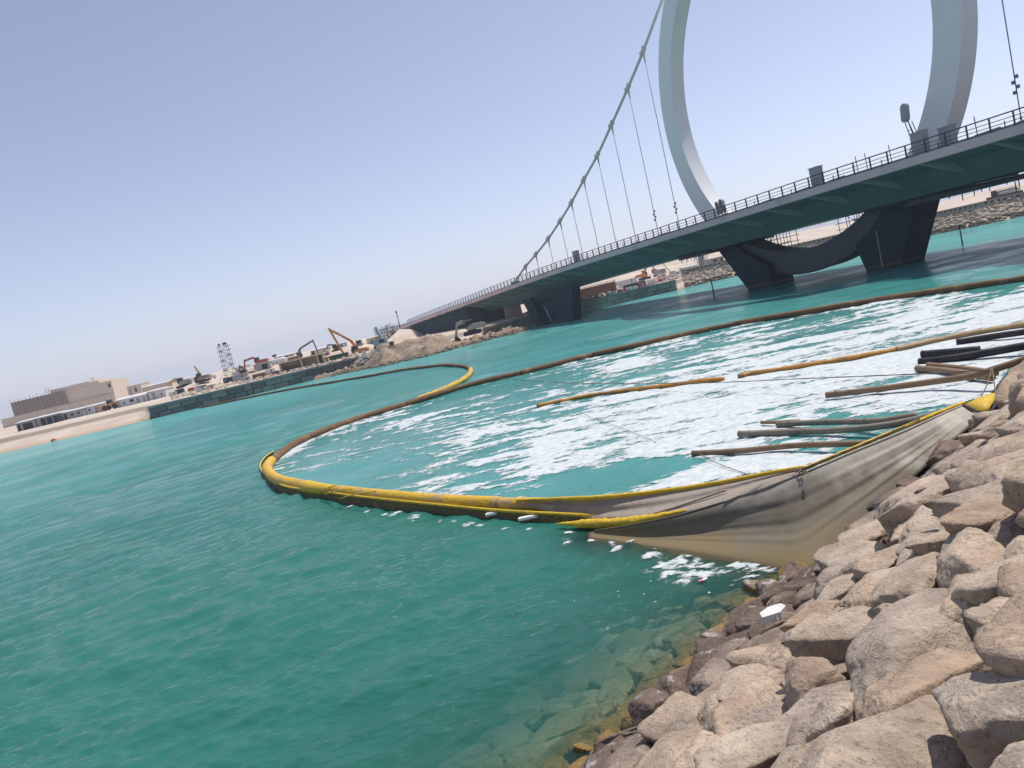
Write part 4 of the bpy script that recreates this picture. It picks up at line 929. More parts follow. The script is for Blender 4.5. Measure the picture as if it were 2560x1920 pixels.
for k, (px, py) in enumerate(((2145, 425), (2168, 415), (2228, 395), (2442, 325))):
    d_ = ray(px, py); o_ = -HW + 1.4; tpl = np.dot(bw(0, 0, o_) - CC, BN) / np.dot(d_, BN); P = CC + tpl * d_; t_ = float((P - BC) @ BT)
    p_ = thing('rebar_rod', ('thin upright steel rod behind the railing, ' + ['leftmost of four', 'second of four', 'third of four', 'right of the nearer ring leg'][k]), 'rod', tuple(bw(t_, zt(t_), o_)), group='steel rods standing on the deck')
    mb = MB(); mb.bar(bw(t_, zt(t_), o_), bw(t_ - .05, zt(t_) + 1.55, o_), 0.045); mb.build('rod', M_rail, p_)
    mb = MB(); mb.box(bw(t_, zt(t_) + .12, o_), (0.5, 0.4, 0.22), R_(-68.65)); mb.build('base_block', M_con, p_)
random.seed(21)
for k, t_ in enumerate((-20, -14, -3, 4, 8.5, 12.5, 26, 29)):
    o_ = -HW + 1.7; p_ = thing('pipe_bundle', 'grey pipes stacked on deck behind railing, number from far end ' + 'first second third fourth fifth sixth seventh eighth'.split()[k] , 'pipe bundle', tuple(bw(t_, zt(t_), o_)), group='materials lying behind the railing')
    p_['label'] = 'low bundle of grey pipes on the deck behind the railing, ' + 'first second third fourth fifth sixth seventh eighth'.split()[k] + ' from the far end'
    for q2 in range(3):
        mb = MB(); mb.tube([bw(t_ - .9, zt(t_) + .13 + .16 * (q2 == 2), o_ + .2 * q2 - .2 * (q2 == 2)), bw(t_ + .9, zt(t_) + .13 + .16 * (q2 == 2) + .05, o_ + .2 * q2 - .2 * (q2 == 2))], 0.085, 8); mb.build('pipe', M_con, p_)
    mb = MB(); mb.box(bw(t_ + .3, zt(t_) + .06, o_ + .1), (0.15, 0.8, 0.1), R_(-68.65)); mb.build('bearer', M_rail, p_)

# ------------------------------------------------------------------ scaffolding helper
M_sca = pmat('scaffold_tube', (0.13, 0.125, 0.13), 0.6, 0.3, 2); M_scr = pmat('rusty_scaffold', (0.16, 0.105, 0.08), 0.8, 0.3, 2); M_plk = pmat('scaffold_plank', (0.30, 0.21, 0.13), 0.85, 0.25, 1)
def scaffold(name, label, org, ux, uy, nx, ny, nz, sx, sy, sz, r=0.06, mat=None, extra=0.0, brace=True, plank=True, cat='scaffold', drop=0.0, ex=0.35):
    """bays nx*ny*nz, ux/uy unit vectors; standards, ledgers, braces and boards are separate parts"""
    mat = mat or M_sca; T = thing(name, label, cat, tuple(org)); org = np.array(org, float); ux = np.array(ux, float); uy = np.array(uy, float); Zv = np.array([0, 0, 1.])
    for i in range(nx + 1):
        for j in range(ny + 1):
            b = org + ux * sx * i + uy * sy * j
            mb = MB(); mb.tube([b - Zv * drop * random.random(), b + Zv * (sz * nz + random.uniform(.2, 1) * (extra + ex))], r, 5); mb.build('standard', mat, T)
    for k in range(1, nz + 1):
        for j in range(ny + 1):
            mb = MB(); p = org + uy * sy * j + Zv * sz * k; mb.tube([p - ux * .35, p + ux * (sx * nx + .35)], r * .9, 5); mb.build('ledger', mat, T)
        for i in range(nx + 1):
            mb = MB(); p = org + ux * sx * i + Zv * sz * k; mb.tube([p - uy * .2, p + uy * (sy * ny + .2)], r * .9, 5); mb.build('transom', mat, T)
        if plank and random.random() < 0.8:
            mb = MB(); p = org + Zv * (sz * k + .08) + uy * sy * ny * .5; a = random.uniform(0, .3) * sx * nx
            mb.bar(p + ux * a, p + ux * sx * nx, min(1.0, sy * ny * .6), 0.06); mb.build('plank', M_plk, T)
    if brace:
        for k in range(nz):
            for i in range(nx):
                if random.random() < .7:
                    p = org + ux * sx * i + Zv * sz * k; q2 = org + ux * sx * (i + 1) + Zv * sz * (k + 1)
                    if (i + k) % 2: p, q2 = p + Zv * sz, q2 - Zv * sz
                    mb = MB(); mb.tube([p, q2], r * .8, 5); mb.build('brace', mat, T)
    return T
# scaffolds standing in the saddle of the ring
scaffold('saddle_scaffold', 'steel scaffold in the ring saddle beside the farther pier leg', bw(-8.8, 3.6, -1.6), BT, BN, 5, 2, 3, 1.0, 1.4, 0.62, 0.035, M_sca, ex=.2)
scaffold('saddle_scaffold', 'steel scaffold in the ring saddle beside the nearer pier leg', bw(4.9, 3.7, -1.6), BT, BN, 6, 2, 4, 1.0, 1.4, 0.60, 0.035, M_sca, ex=.1)
# hanging platforms beneath the deck
def hangplat(t0, t1, label, o0, o1, zd):
    T = thing('hanging_platform', label, 'work platform', tuple(bw(t0, zt(t0) - zd, o0)))
    mb = MB(); mb.prism([(t0, zt(t0) - zd), (t1, zt(t1) - zd - .1), (t1, zt(t1) - zd - .45), (t0, zt(t0) - zd - .5)], lambda u, v, w_: bw(u, v, w_), o0, o1); mb.build('deck_boards', M_rail, T)
    for k in range(12):
        u = t0 + (t1 - t0) * (k + random.random()) / 12; mb = MB(); zz_ = zt(u) - zd
        mb.tube([bw(u, zz_ + .3, o0 + .1), bw(u + random.uniform(-.1, .1), zz_ - random.uniform(.6, 1.1), o0 + .1)], 0.04, 5); mb.build('drop_tube', M_rail, T)
    for k in range(3):
        mb = MB(); mb.tube([bw(t0, zt(t0) - zd + .1 * k, o0 - .1), bw(t1, zt(t1) - zd - .25 + .1 * k, o0 - .1)], 0.05, 5); mb.build('ledger', M_rail, T)
hangplat(14.6, 24.6, 'dark hanging work platform under the deck right of the nearer pier leg', -4.2, 3.0, 2.85)
hangplat(-17.8, -11.5, 'dark hanging work platform under the deck left of the farther pier leg', -4.6, 3.0, 2.6)
# marker poles in the water
for px, py, tx, ty, lb in ((1787, 747, 1778, 697, 'thin dark marker pole in the water before the farther pier leg'), (2407, 615, 2399, 563, 'thin dark marker pole in the water right of the bridge pier')):
    b = onz(px, py); d_ = ray(tx, ty); h_ = 4.6 + d_[2] * (b[1] / d_[1]); T = thing('marker_pole', lb, 'pole', tuple(b), group='marker poles in the channel')
    mb = MB(); mb.tube([b - np.array([0, 0, 1]), (b[0], b[1], h_ - .3)], 0.07, 8); mb.build('shaft', pmat('pole_paint', (0.03, 0.07, 0.065), 0.5), T, True)
    mb = MB(); mb.tube([(b[0], b[1], h_ - .3), (b[0], b[1], h_)], 0.085, 8); mb.build('cap', M_rail, T)

# ================================================================== far shore
random.seed(5)
PLAT = 2.0
SHORE = [(-420, 210, 'b'), (-200, 150, 'b'), (-120, 133, 'b'), (-83, 124, 'b'), (-70.9, 120.6, 'b'), (-58, 119, 'b'), (-55.2, 118.6, 'q'), (-40, 121.8, 'q'), (-24, 125.8, 'q'), (-21, 122.5, 'm'), (-11, 117, 'm'), (-5, 123, 'm'), (-3.2, 129, 'm'),
         (-2.6, 132.2, 'q'), (2.2, 134.2, 'q'), (6.2, 136.9, 'q'), (*onz(1435, 788)[:2], 'q'), (*onz(1593, 748)[:2], 'q'), (*onz(1694, 725)[:2], 'q'), (*onz(1712, 719)[:2], 'r'), (*onz(1850, 689)[:2], 'r'), (*onz(2080, 640)[:2], 'r'), (*onz(2317, 590)[:2], 'r'), (*onz(2457, 563)[:2], 'r'), (*onz(2560, 540)[:2], 'r'), (84, 100, 'r'), (110, 60, 'r'), (150, 20, 'r')]
PROF = {'b': ([-4, 0, 5, 11, 14.5, 17, 22, 60, 5000], [-1.0, 0, 0.35, 0.9, 1.15, 2.0, 2.0, PLAT, 2.6]),
        'q': ([-4, -.3, 0, 0.02, 5, 60, 5000], [-1.5, -1.5, -1.5, 1.88, 1.95, PLAT, 2.6]),
        'm': ([-4, 0, 3, 8, 60, 5000], [-1.2, 0, 1.2, 2.0, PLAT, 2.6]),
        'r': ([-4, 0, 2, 5.0, 5.2, 9, 60, 5000], [-1.6, -0.1, 0.9, 2.35, 2.9, 3.0, 2.9, 2.9])}
HEAPS = []
def heap(px, py, Y, rad=5.0):
    p = aty(px, py, Y); HEAPS.append((p[0], p[1], rad, p[2])); return p
def land_extra(x, y, z):
    for hx, hy, hr, hz in HEAPS:
        k = np.exp(-(((x - hx) ** 2 + (y - hy) ** 2) / hr ** 2) ** 1.5)
        z = z + (hz - z) * k * ((hz > z) | (k > 0.4))
    return z
# things that stand higher than the plateau need ground under them
SITE = {}
def spot(key, px, py, Y, rad=4.0):
    SITE[key] = heap(px, py, Y, rad) - np.array([0, 0, 0.03]); return SITE[key]
for k, px, py, Y, rd in (('grey_exc', 462, 968, 190, 6), ('tall_exc', 507, 955, 185, 4), ('tyre', 492, 955, 188, 3), ('tank_a', 532, 947, 190, 4), ('tower', 566, 950, 150, 4.5), ('truck', 578, 957, 150, 4), ('crusher', 617, 946, 165, 5), ('skip_r', 652, 951, 140, 4),
                      ('conc', 762, 922, 139, 8), ('tank_w', 695, 909, 175, 6), ('red_exc', 652, 915, 200, 6), ('white_exc', 748, 905, 160, 5), ('skip_g', 847, 903, 141, 5), ('orange', 898, 893, 141, 5), ('cabs', 842, 877, 170, 5), ('greycab', 899, 862, 172, 4), ('pink', 889, 897, 137.5, 3),
                      ('redbar', 480, 977, 160, 4), ('yelbox', 520, 972, 160, 3), ('shedbox', 660, 921, 165, 5), ('bluebin', 855, 868, 200, 5), ('tealscaf', 955, 868, 135, 5), ('lamp', 1001, 822, 190, 4), ('exb', 1612, 699, 240, 8), ('whb', 1728, 690, 165, 7), ('steps', 1757, 668, 170, 6), ('shedr', 1788, 660, 172, 5), ('crane', 1680, 690, 215, 5), ('hill1', 1520, 668, 420, 60), ('hill2', 1690, 632, 520, 70), ('hill3', 1960, 585, 500, 60), ('hill4', 2300, 530, 420, 50), ('hill5', 2480, 470, 330, 45), ('h6', 640, 905, 260, 22), ('h7', 760, 880, 260, 24), ('h8', 860, 855, 260, 22), ('h9', 560, 925, 270, 20), ('barge', 2512, 492, 150, 9)):
    spot(k, px, py, Y, rd)
cs = []; tp = []
for i in range(len(SHORE) - 1):
    a, b = SHORE[i], SHORE[i + 1]; n_ = max(2, int(math.hypot(b[0] - a[0], b[1] - a[1]) / 2.0))
    for j in range(n_):
        f_ = j / n_; cs.append((a[0] + (b[0] - a[0]) * f_, a[1] + (b[1] - a[1]) * f_)); tp.append((a[2], b[2], f_))
drow = np.array([-4, -2, -0.3, 0, 0.02, 1, 2, 3, 4, 5, 5.2, 7, 9, 11, 13, 14.5, 16, 17, 19, 22, 25, 28, 32, 36, 40, 45, 50, 56, 63, 72, 82, 95, 110, 130, 155, 190, 230, 280, 340, 420, 520, 700, 1000, 1800, 4000])
g = []
for (x, y), (ta, tb, f_) in zip(cs, tp):
    L = math.hypot(x, y); ux, uy = x / L, y / L
    za = np.interp(drow, *PROF[ta]); zb = np.interp(drow, *PROF[tb]); f2 = 0.0 if ta == tb else float(sstep(0.55, 1.0, np.array(f_)))
    z = za * (1 - f2) + zb * f2; X_ = x + ux * drow; Y_ = y + uy * drow
    z = z + np.where(drow > 5, 0.28 * fbm(X_ * 0.12, Y_ * 0.12, 4) + 0.25 * fbm(X_ * .5, Y_ * .5, 2) * sstep(20, 40, drow), 0)
    z = np.where(drow > 3, land_extra(X_, Y_, z), z)
    g.append(np.stack([X_, Y_, z], -1))
mb = MB(); mb.grid([list(map(tuple, r)) for r in g])
t = NT('pale_sand'); P = t.pos(); n1 = t.noise(0.09, 6, 0.62, P); n2 = t.noise(1.2, 6, 0.7, P)
sep = t.n('SeparateXYZ'); t.l(P, sep.inputs[0])
c = t.mix(t.mrange(n1, 0.35, 0.65), (0.46, 0.375, 0.30), (0.58, 0.49, 0.41))
c = t.mix(t.mrange(n2, 0.5, 0.7, 0, 0.45), c, (0.33, 0.265, 0.21))
zn = t.math('ADD', sep.outputs[2], t.math('MULTIPLY', t.math('SUBTRACT', t.noise(0.5, 3, 0.5, P), 0.5), 0.25))
c = t.mix(t.mrange(zn, 0.45, 0.15, 0, 0.7), c, (0.42, 0.27, 0.17))
c = t.mix(t.math('MULTIPLY', t.mrange(zn, 1.15, 1.3), t.mrange(zn, 1.95, 1.75, 0, 0.8)), c, (0.24, 0.195, 0.155))
M_sand = t.done(t.principled(c, 0.95, t.bump(n2, 0.5, 0.25), spec=0.1))
o = bpy.data.objects.new('far_shore', mb.mesh('far_shore', M_sand, True)); link(o); tag(o, 'pale sandy reclaimed ground on the far side of the channel', 'ground', kind='structure')
def gz(x, y):
    """ground height near a point of the far shore"""
    best = min(range(len(g)), key=lambda i: abs(math.atan2(g[i][0][0], g[i][0][1]) - math.atan2(x, y)))
    R0 = np.hypot(g[best][:, 0], g[best][:, 1]); return float(np.interp(math.hypot(x, y), R0, g[best][:, 2]))

# ------------------------------------------------------------------ block quays
M_blk = pmat('quay_block', (0.20, 0.195, 0.175), 0.85, 0.22, 0.4, (0.12, 0.12, 0.105), 0.6, bump=0.4, bscale=5, rnd=0.30)
M_cop = pmat('quay_coping', (0.235, 0.235, 0.225), 0.85, 0.12, 0.4, (0.16, 0.16, 0.155), 0.5)
M_blk2 = pmat('pale_quay_block', (0.25, 0.25, 0.22), 0.85, 0.2, 0.4, (0.15, 0.15, 0.13), 0.6, bump=0.4, bscale=5, rnd=0.14)
def quay(pts, label, courses, blen, top, mat, cmat):
    T = thing('quay_wall', label, 'quay wall', (*pts[0], 0)); acc = 0
    for a, b in zip(pts[:-1], pts[1:]):
        a = np.array(a); b = np.array(b); L = np.linalg.norm(b - a); u = (b - a) / L; nrm_ = np.array([u[1], -u[0]]); rz = math.atan2(u[1], u[0])
        if nrm_ @ a > 0: nrm_ = -nrm_
        mm = {}
        h_ = (top - 0.30 + 0.9) / courses
        for c_ in range(courses):
            x = -(0.5 * blen) * (c_ % 2)
            while x < L - 0.05:
                l_ = blen * random.uniform(0.85, 1.15); x0 = max(x, 0); x1 = min(x + l_, L); x += l_
                if x1 - x0 < 0.15: continue
                cc = a + u * ((x0 + x1) / 2) + nrm_ * (0.20 + random.uniform(-.03, .03) + 0.10 * (courses - 1 - c_) / courses)
                m_ = MB(); m_.box((0, 0, 0), (x1 - x0 - 0.11, 1.0, h_ - 0.085)); ob_ = bpy.data.objects.new('block', m_.mesh('block', mat)); 
                ob_.location = np.array([cc[0], cc[1], -0.9 + h_ * (c_ + .5)]) - np.array([*pts[0], 0]); ob_.rotation_euler = (0, 0, rz); link(ob_, T)
        x = 0.0
        while x < L - .05:
            l_ = min(blen * 2.2, L - x); cc = a + u * (x + l_ / 2) + nrm_ * 0.30; x += l_
            m_ = MB(); m_.box((0, 0, 0), (l_ - 0.03, 1.25, 0.34)); ob_ = bpy.data.objects.new('coping', m_.mesh('coping', cmat)); ob_.location = np.array([cc[0], cc[1], top - 0.15]) - np.array([*pts[0], 0]); ob_.rotation_euler = (0, 0, rz); link(ob_, T)
        m_ = MB(); cc = (a + b) / 2 - nrm_ * 0.35; m_.box((cc[0], cc[1], (top - .4 - 1.2) / 2), (L, 0.5, top - .4 + 1.2), rz); m_.build('core', M_dark, T)
    return T
quay([(-55.2, 118.6), (-40, 121.8), (-23.5, 125.9)], 'dark green block quay wall beside the sandy beach', 3, 2.3, 1.95, M_blk, M_cop)
q2p = [tuple(onz(1435, 788)[:2]), tuple(onz(1593, 748)[:2]), tuple(onz(1694, 725)[:2])]
quay([(-2.6, 132.2), (2.2, 134.2), (6.2, 136.9), q2p[0]], 'pale green block quay wall between the bridge piers and the mound', 3, 2.4, 1.7, M_blk2, M_blk2)
quay(q2p, 'pale block quay wall right of the slender pier, red and white barriers on it', 3, 2.4, 2.0, M_blk2, M_cop)

# ------------------------------------------------------------------ earth mound by the bridge
base_px = [(860, 934), (905, 925), (960, 915), (1000, 906), (1070, 891), (1150, 869), (1250, 843), (1300, 832)]
bx = [onz(*p) for p in base_px]; bxx = [p[0] for p in bx]; byy = [p[1] for p in bx]
rp = [(860, 930, 120), (905, 898, 122), (940, 876, 122), (985, 860, 121), (1030, 853, 121), (1080, 842, 121), (1110, 842, 121), (1130, 858, 121), (1180, 853, 123), (1230, 840, 124), (1290, 833, 124), (1310, 834, 124)]
rx = [aty(*p)[0] for p in rp]; rz_ = [aty(*p)[2] for p in rp]
M_mnd = None
t = NT('dug_earth'); P = t.pos(); n1 = t.noise(0.5, 6, 0.65, P); n2 = t.noise(2.6, 6, 0.7, P)
c = t.mix(t.mrange(n1, 0.35, 0.65), (0.30, 0.22, 0.155), (0.42, 0.325, 0.24)); c = t.mix(t.mrange(n2, 0.48, 0.66, 0, 0.7), c, (0.17, 0.125, 0.09))
sep = t.n('SeparateXYZ'); t.l(P, sep.inputs[0]); c = t.mix(t.mrange(t.math('ADD', sep.outputs[2], t.math('MULTIPLY', n2, 0.8)), 1.15, 0.5, 0, .7), c, (0.15, 0.13, 0.105))
M_mnd = t.done(t.principled(c, 0.95, t.bump(t.math('ADD', n1, t.math('MULTIPLY', n2, .5)), 0.9, 0.5), spec=0.1))
gx = np.linspace(-30, 4.5, 120); rows = []
for x in gx:
    y0 = np.interp(x, bxx, byy); H = max(np.interp(x, rx, rz_), 0.4); row = []
    for dd in np.concatenate([np.linspace(-1.5, 12, 50), np.linspace(13, 34, 10)]):
        k = float(sstep(0, 6.0, np.array(dd))) ** 0.8 if dd > 0 else 0
        y = y0 + dd; n_ = float(fbm(np.array(x * .35), np.array(y * .35), 5)) + 0.5 * abs(float(fbm(np.array(x * 1.1), np.array(y * 1.1), 3)))
        fall = 1.0 if dd < 9 else max(0.3, 1 - (dd - 9) * 0.06)
        row.append((x, y, (dd * 0.6 if dd < 0 else 0) + (H * k * fall if dd > 0 else 0) + n_ * 1.7 * min(1, max(0, dd) * .4) * (1 - 0.6 * (dd > 10))))
    rows.append(row)
mb = MB(); mb.grid(rows); mnd = thing('earth_mound', 'brown heap of dug earth at the water edge below the bridge end', 'mound', (-12, 118, 0)); mb.build('soil', M_mnd, mnd, True)
its = []
for _ in range(420):
    x = random.uniform(-27, 3); dd = abs(random.gauss(0, 1.2)) - .3; y = float(np.interp(x, bxx, byy)) + dd; r = random.uniform(.12, .38); its.append((x, y, max(0, dd) * .28, r * 1.2, r, r * .8))
ob_ = rock_pile(its, 'loose_stones', M_mnd, mnd); ob_['kind'] = 'stuff'
for v in ob_.data.vertices: v.co -= Vector((-12, 118, 0))
# broken concrete slabs tipped at the quay end
M_slab = pmat('broken_concrete', (0.36, 0.33, 0.30), 0.9, 0.15, 1.0, (0.25, 0.22, 0.19), .5)
for i in range(9):
    p = aty(893 + i * 4.6 + random.uniform(0, 3), random.uniform(885, 915), 119.5 + random.random()); names = ['lowest', 'second lowest', 'third lowest', 'widest', 'steepest', 'leftmost', 'rightmost', 'topmost', 'smallest']
    T = thing('concrete_slab', 'broken pale concrete slab at the quay end, ' + 'first second third fourth fifth sixth seventh eighth ninth'.split()[i] + ' from the left', 'slab', tuple(p), group='broken slabs tipped at the quay end')
    m_ = MB(); m_.prism([(-1.0, -.35), (.4, -.45), (1.1, -.1), (.8, .4), (-.5, .35)], lambda u, v, w_: (u, v, w_), -.09, .09); ob_ = lbuild(m_, 'slab', M_slab, T); T.rotation_euler = (random.uniform(-.6, .6), random.uniform(-.9, .3), random.uniform(0, 3)); T.scale = (.8, .8, .8)

# ------------------------------------------------------------------ right bank: rip-rap and notched parapet
rb_pts = [np.array(s[:2]) for s in SHORE if s[2] == 'r'][:7]; its = []; path = []
for a, b in zip(rb_pts[:-1], rb_pts[1:]):
    L = np.linalg.norm(b - a); n_ = int(L * 34)
    for _ in range(n_):
        f_ = random.random(); p = a + (b - a) * f_; dd = random.uniform(-.2, 5.2); q_ = p * (1 + dd / np.linalg.norm(p)); z = float(np.interp(dd, *PROF['r'])); r = random.uniform(.16, .42)
        its.append((q_[0], q_[1], z, r * 1.25, r, r * .85))
    path.append(a)
path.append(rb_pts[-1])
t = NT('riprap_stone'); P = t.pos(); n1 = t.noise(2.2, 4, 0.6, P); sep = t.n('SeparateXYZ'); t.l(P, sep.inputs[0])
c = t.mix(t.mrange(n1, .35, .65), (0.28, 0.225, 0.175), (0.50, 0.43, 0.35)); c = t.mix(t.mrange(t.math('ADD', sep.outputs[2], t.math('MULTIPLY', n1, .5)), 1.15, .85, 0, .85), c, (0.085, 0.068, 0.05))
M_rr = t.done(t.principled(c, 0.95, spec=0.1))
rr_o = rock_pile(its, 'riprap_bank', M_rr); tag(rr_o, 'rough stone rip-rap bank on the right far shore', 'stones', kind='stuff')
M_par = pmat('parapet_concrete', (0.37, 0.31, 0.255), 0.9, 0.12, .6)
par = thing('notched_parapet', 'low concrete parapet with square notches above the rip-rap', 'parapet', (*path[0], 2.5)); po_ = np.array([*path[0], 2.5])
tb = MB(); tb.box((0, 0, 0), (0.42, 0.5, 0.62)); tbm = tb.mesh('tooth', M_par)
for a, b in zip(path[:-1], path[1:]):
    a = a * (1 + 5.4 / np.linalg.norm(a)); b = b * (1 + 5.4 / np.linalg.norm(b)); L = np.linalg.norm(b - a); u = (b - a) / L; rz = math.atan2(u[1], u[0])
    m_ = MB(); c_ = (a + b) / 2; m_.box((c_[0], c_[1], 3.30), (L, 0.6, 0.2), rz); m_.build('top_rail', M_par, par)
    m_ = MB(); m_.box((c_[0] * 1.004, c_[1] * 1.004, 2.75), (L, 0.2, 1.0), rz); m_.build('back_wall', pmat('parapet_shade', (0.13, 0.10, 0.085), 0.9), par)
    for x in np.arange(0.4, L, 0.86):
        ob_ = bpy.data.objects.new('tooth', tbm); p = a + u * x; ob_.location = np.array([p[0], p[1], 2.89]) - po_; ob_.rotation_euler = (0, 0, rz); link(ob_, par)

# ------------------------------------------------------------------ machines and buildings
M_ora2 = pmat('orange_machine', (0.56, 0.235, 0.075), 0.5, 0.15, 1.5, (0.30, 0.16, 0.09), .4); M_red = pmat('red_machine', (0.36, 0.075, 0.055), 0.5, 0.15, 1.5); M_yelm = pmat('yellow_machine', (0.55, 0.375, 0.14), 0.55, 0.15, 1.5, (0.35, 0.27, 0.17), .4)
M_brm = pmat('brown_machine', (0.22, 0.155, 0.11), 0.6, 0.2, 1.5); M_trk = pmat('track_steel', (0.04, 0.038, 0.036), 0.8); M_gls = pmat('cab_glass', (0.03, 0.04, 0.045), 0.15); M_stl = pmat('worn_steel', (0.55, 0.54, 0.52), 0.35, .1, 2)
M_bei = pmat('beige_machine', (0.46, 0.40, 0.30), 0.6, 0.15, 1.5); M_tea = pmat('teal_steel', (0.22, 0.33, 0.33), 0.6, .2, 1)
M_wht = pmat('white_panel', (0.60, 0.60, 0.60), 0.6, 0.08, .6, (0.44, 0.43, 0.41), .5); M_gry = pmat('grey_panel', (0.33, 0.33, 0.33), 0.7, 0.15, .6, (0.2, 0.19, 0.18), .5); M_drk = pmat('dark_opening', (0.03, 0.03, 0.032), 0.8)
M_bui = pmat('raw_concrete', (0.60, 0.495, 0.385), 0.9, 0.10, .12, (0.49, 0.40, 0.31), .6); M_net = pmat('scaffold_netting', (0.27, 0.205, 0.16), 0.95, 0.35, .35, (0.28, 0.23, 0.19), .6)
M_rst = pmat('rusty_steel', (0.24, 0.145, 0.10), 0.85, 0.25, 1); M_grn = pmat('green_skip_paint', (0.045, 0.115, 0.065), 0.6, 0.2, 1, (0.12, 0.10, 0.07), .4); M_blu = pmat('blue_paint', (0.16, 0.26, 0.38), 0.6); M_rw = pmat('red_barrier', (0.46, 0.06, 0.06), 0.6); M_pnk = pmat('faded_red', (0.32, 0.12, 0.13), 0.7)
def excavator(label, pos, rz, s, body, arm, boom_pts, bucket=True, house=True, tracks=True, stick_mat=None, group='excavators on the far site'):
    """local frame: boom points along +x; s = size factor"""
    T = thing('excavator', label, 'excavator', tuple(pos), rz, group)
    if tracks:
        for sy in (-1, 1):
            m_ = MB(); pl = [(-1.7, .15), (-1.45, 0), (1.45, 0), (1.7, .15), (1.75, .45), (1.5, .75), (-1.5, .75), (-1.75, .45)]
            m_.prism([(u * s, v * s) for u, v in pl], lambda u, v, w_: (u, w_, v), sy * 1.15 * s - .28 * s, sy * 1.15 * s + .28 * s); lbuild(m_, 'track', M_trk, T)
        m_ = MB(); m_.box((0, 0, .65 * s), (1.6 * s, 2.0 * s, .5 * s)); lbuild(m_, 'undercarriage', M_trk, T)
    if house:
        m_ = MB(); m_.prism([(u * s, v * s) for u, v in ((-2.3, .95), (.9, .95), (.9, 1.5), (-.1, 1.95), (-2.0, 1.95), (-2.4, 1.7))], lambda u, v, w_: (u, w_, v), -1.25 * s, 1.25 * s); b_ = lbuild(m_, 'house', body, T)
        m_ = MB(); m_.prism([(u * s, v * s) for u, v in ((-2.75, 1.0), (-2.2, 1.0), (-2.2, 1.85), (-2.6, 1.8))], lambda u, v, w_: (u, w_, v), -1.15 * s, 1.15 * s); lbuild(m_, 'counterweight', body, T)
        m_ = MB(); m_.prism([(u * s, v * s) for u, v in ((-.3, 1.5), (1.1, 1.2), (1.25, 1.9), (.9, 2.75), (-.3, 2.75))], lambda u, v, w_: (u, w_, v), .3 * s, 1.2 * s); cb = lbuild(m_, 'cab', M_gls, T)
        m_ = MB(); m_.box((.35 * s, .75 * s, 2.80 * s), (1.35 * s, 1.0 * s, .1 * s)); lbuild(m_, 'cab_roof', body, cb)
    bp_ = [Vector((u * s, 0, v * s)) for u, v in boom_pts]
    nb_ = len(bp_) - 2
    m_ = MB()
    for i in range(nb_): m_.bar(bp_[i], bp_[i + 1], .42 * s, (.62 - .10 * i) * s)
    lbuild(m_, 'boom', arm, T)
    m_ = MB(); m_.bar(bp_[nb_] + (bp_[nb_] - bp_[nb_ + 1]).normalized() * .5 * s, bp_[nb_ + 1], .34 * s, .42 * s); lbuild(m_, 'stick', stick_mat or arm, T)
    m_ = MB(); a = bp_[0] + Vector((.3 * s, .3 * s, -.3 * s)); m_.tube([a, (bp_[0] + bp_[1]) / 2 + Vector((0, .28 * s, 0))], .09 * s, 6); m_.tube([bp_[max(nb_ - 1, 0)] + Vector((0, 0, .45 * s)), bp_[nb_] + Vector((0, 0, .35 * s))], .09 * s, 6); lbuild(m_, 'cylinder', M_stl, T)
    if bucket:
        e = bp_[-1]; m_ = MB(); m_.prism([(u * s, v * s) for u, v in ((0, .15), (.35, -.1), (.2, -.75), (-.55, -.95), (-.75, -.65), (-.3, -.15))], lambda u, v, w_: (e.x + u, w_, e.z + v), -.5 * s, .5 * s); lbuild(m_, 'bucket', M_trk, T)
    return T
LEFT = math.pi
S = SITE
def off(k, dz=0.0): return S[k] + np.array([0, 0, dz])
excavator('orange long reach excavator with tall folded arm by the green skip', off('orange'), LEFT, 0.80, M_ora2, M_ora2, [(-.2, 1.9), (1.0, 4.2), (2.6, 5.6), (5.0, 7.6), (2.85, 0.4)], bucket=False)
excavator('brown excavator with worn shiny arm behind the concrete bays', off('white_exc'), 0.0, 0.72, M_brm, M_brm, [(.2, 1.9), (1.2, 3.7), (4.6, 4.9), (5.4, 4.9), (6.0, 1.2)], bucket=False)
m_ = MB(); m_.bar((2.3, 0, 3.4), (3.7, 0, 3.85), .5, .1); 
excavator('red excavator with arm hooked to the left on a sand heap', off('red_exc'), LEFT, 0.85, M_red, M_red, [(.2, 1.7), (1.6, 3.0), (4.4, 2.6), (4.9, .2)], bucket=True)
excavator('grey and ochre excavator stretched low behind the white cabins', off('grey_exc'), LEFT, 0.9, M_gry, M_yelm, [(.2, 1.7), (1.6, 2.7), (3.6, 2.1), (4.6, .6)])
excavator('ochre excavator with its arm raised straight up left of the scaffold tower', off('tall_exc'), LEFT, 0.8, M_brm, M_yelm, [(.1, 1.6), (.5, 3.4), (.9, 4.6), (1.15, 5.3)], bucket=False)
excavator('rusty brown excavator with arched arm right of the scaffold tower', off('crusher'), LEFT, 0.7, M_rst, M_rst, [(-.6, 1.5), (.2, 3.6), (1.2, 4.0), (1.7, 1.2)])
excavator('orange excavator seen under the bridge left of the white site hut', off('exb'), 0.0, 1.0, M_ora2, M_ora2, [(.0, 1.8), (1.4, 4.0), (3.2, 4.6), (3.6, 1.0)])
excavator('small dark excavator with curved arm behind the orange one', off('cabs'), LEFT, 0.55, M_trk, M_trk, [(.2, 1.8), (1.4, 2.9), (3.0, 2.9), (3.8, 1.8)], bucket=False)
mp_ = aty(1183, 836, 122.5)
excavator('dusty beige excavator working on the mound in the bridge shade', mp_, LEFT, 0.85, M_bei, M_bei, [(.2, 1.5), (1.3, 2.6), (2.6, 2.4), (3.2, .3)])
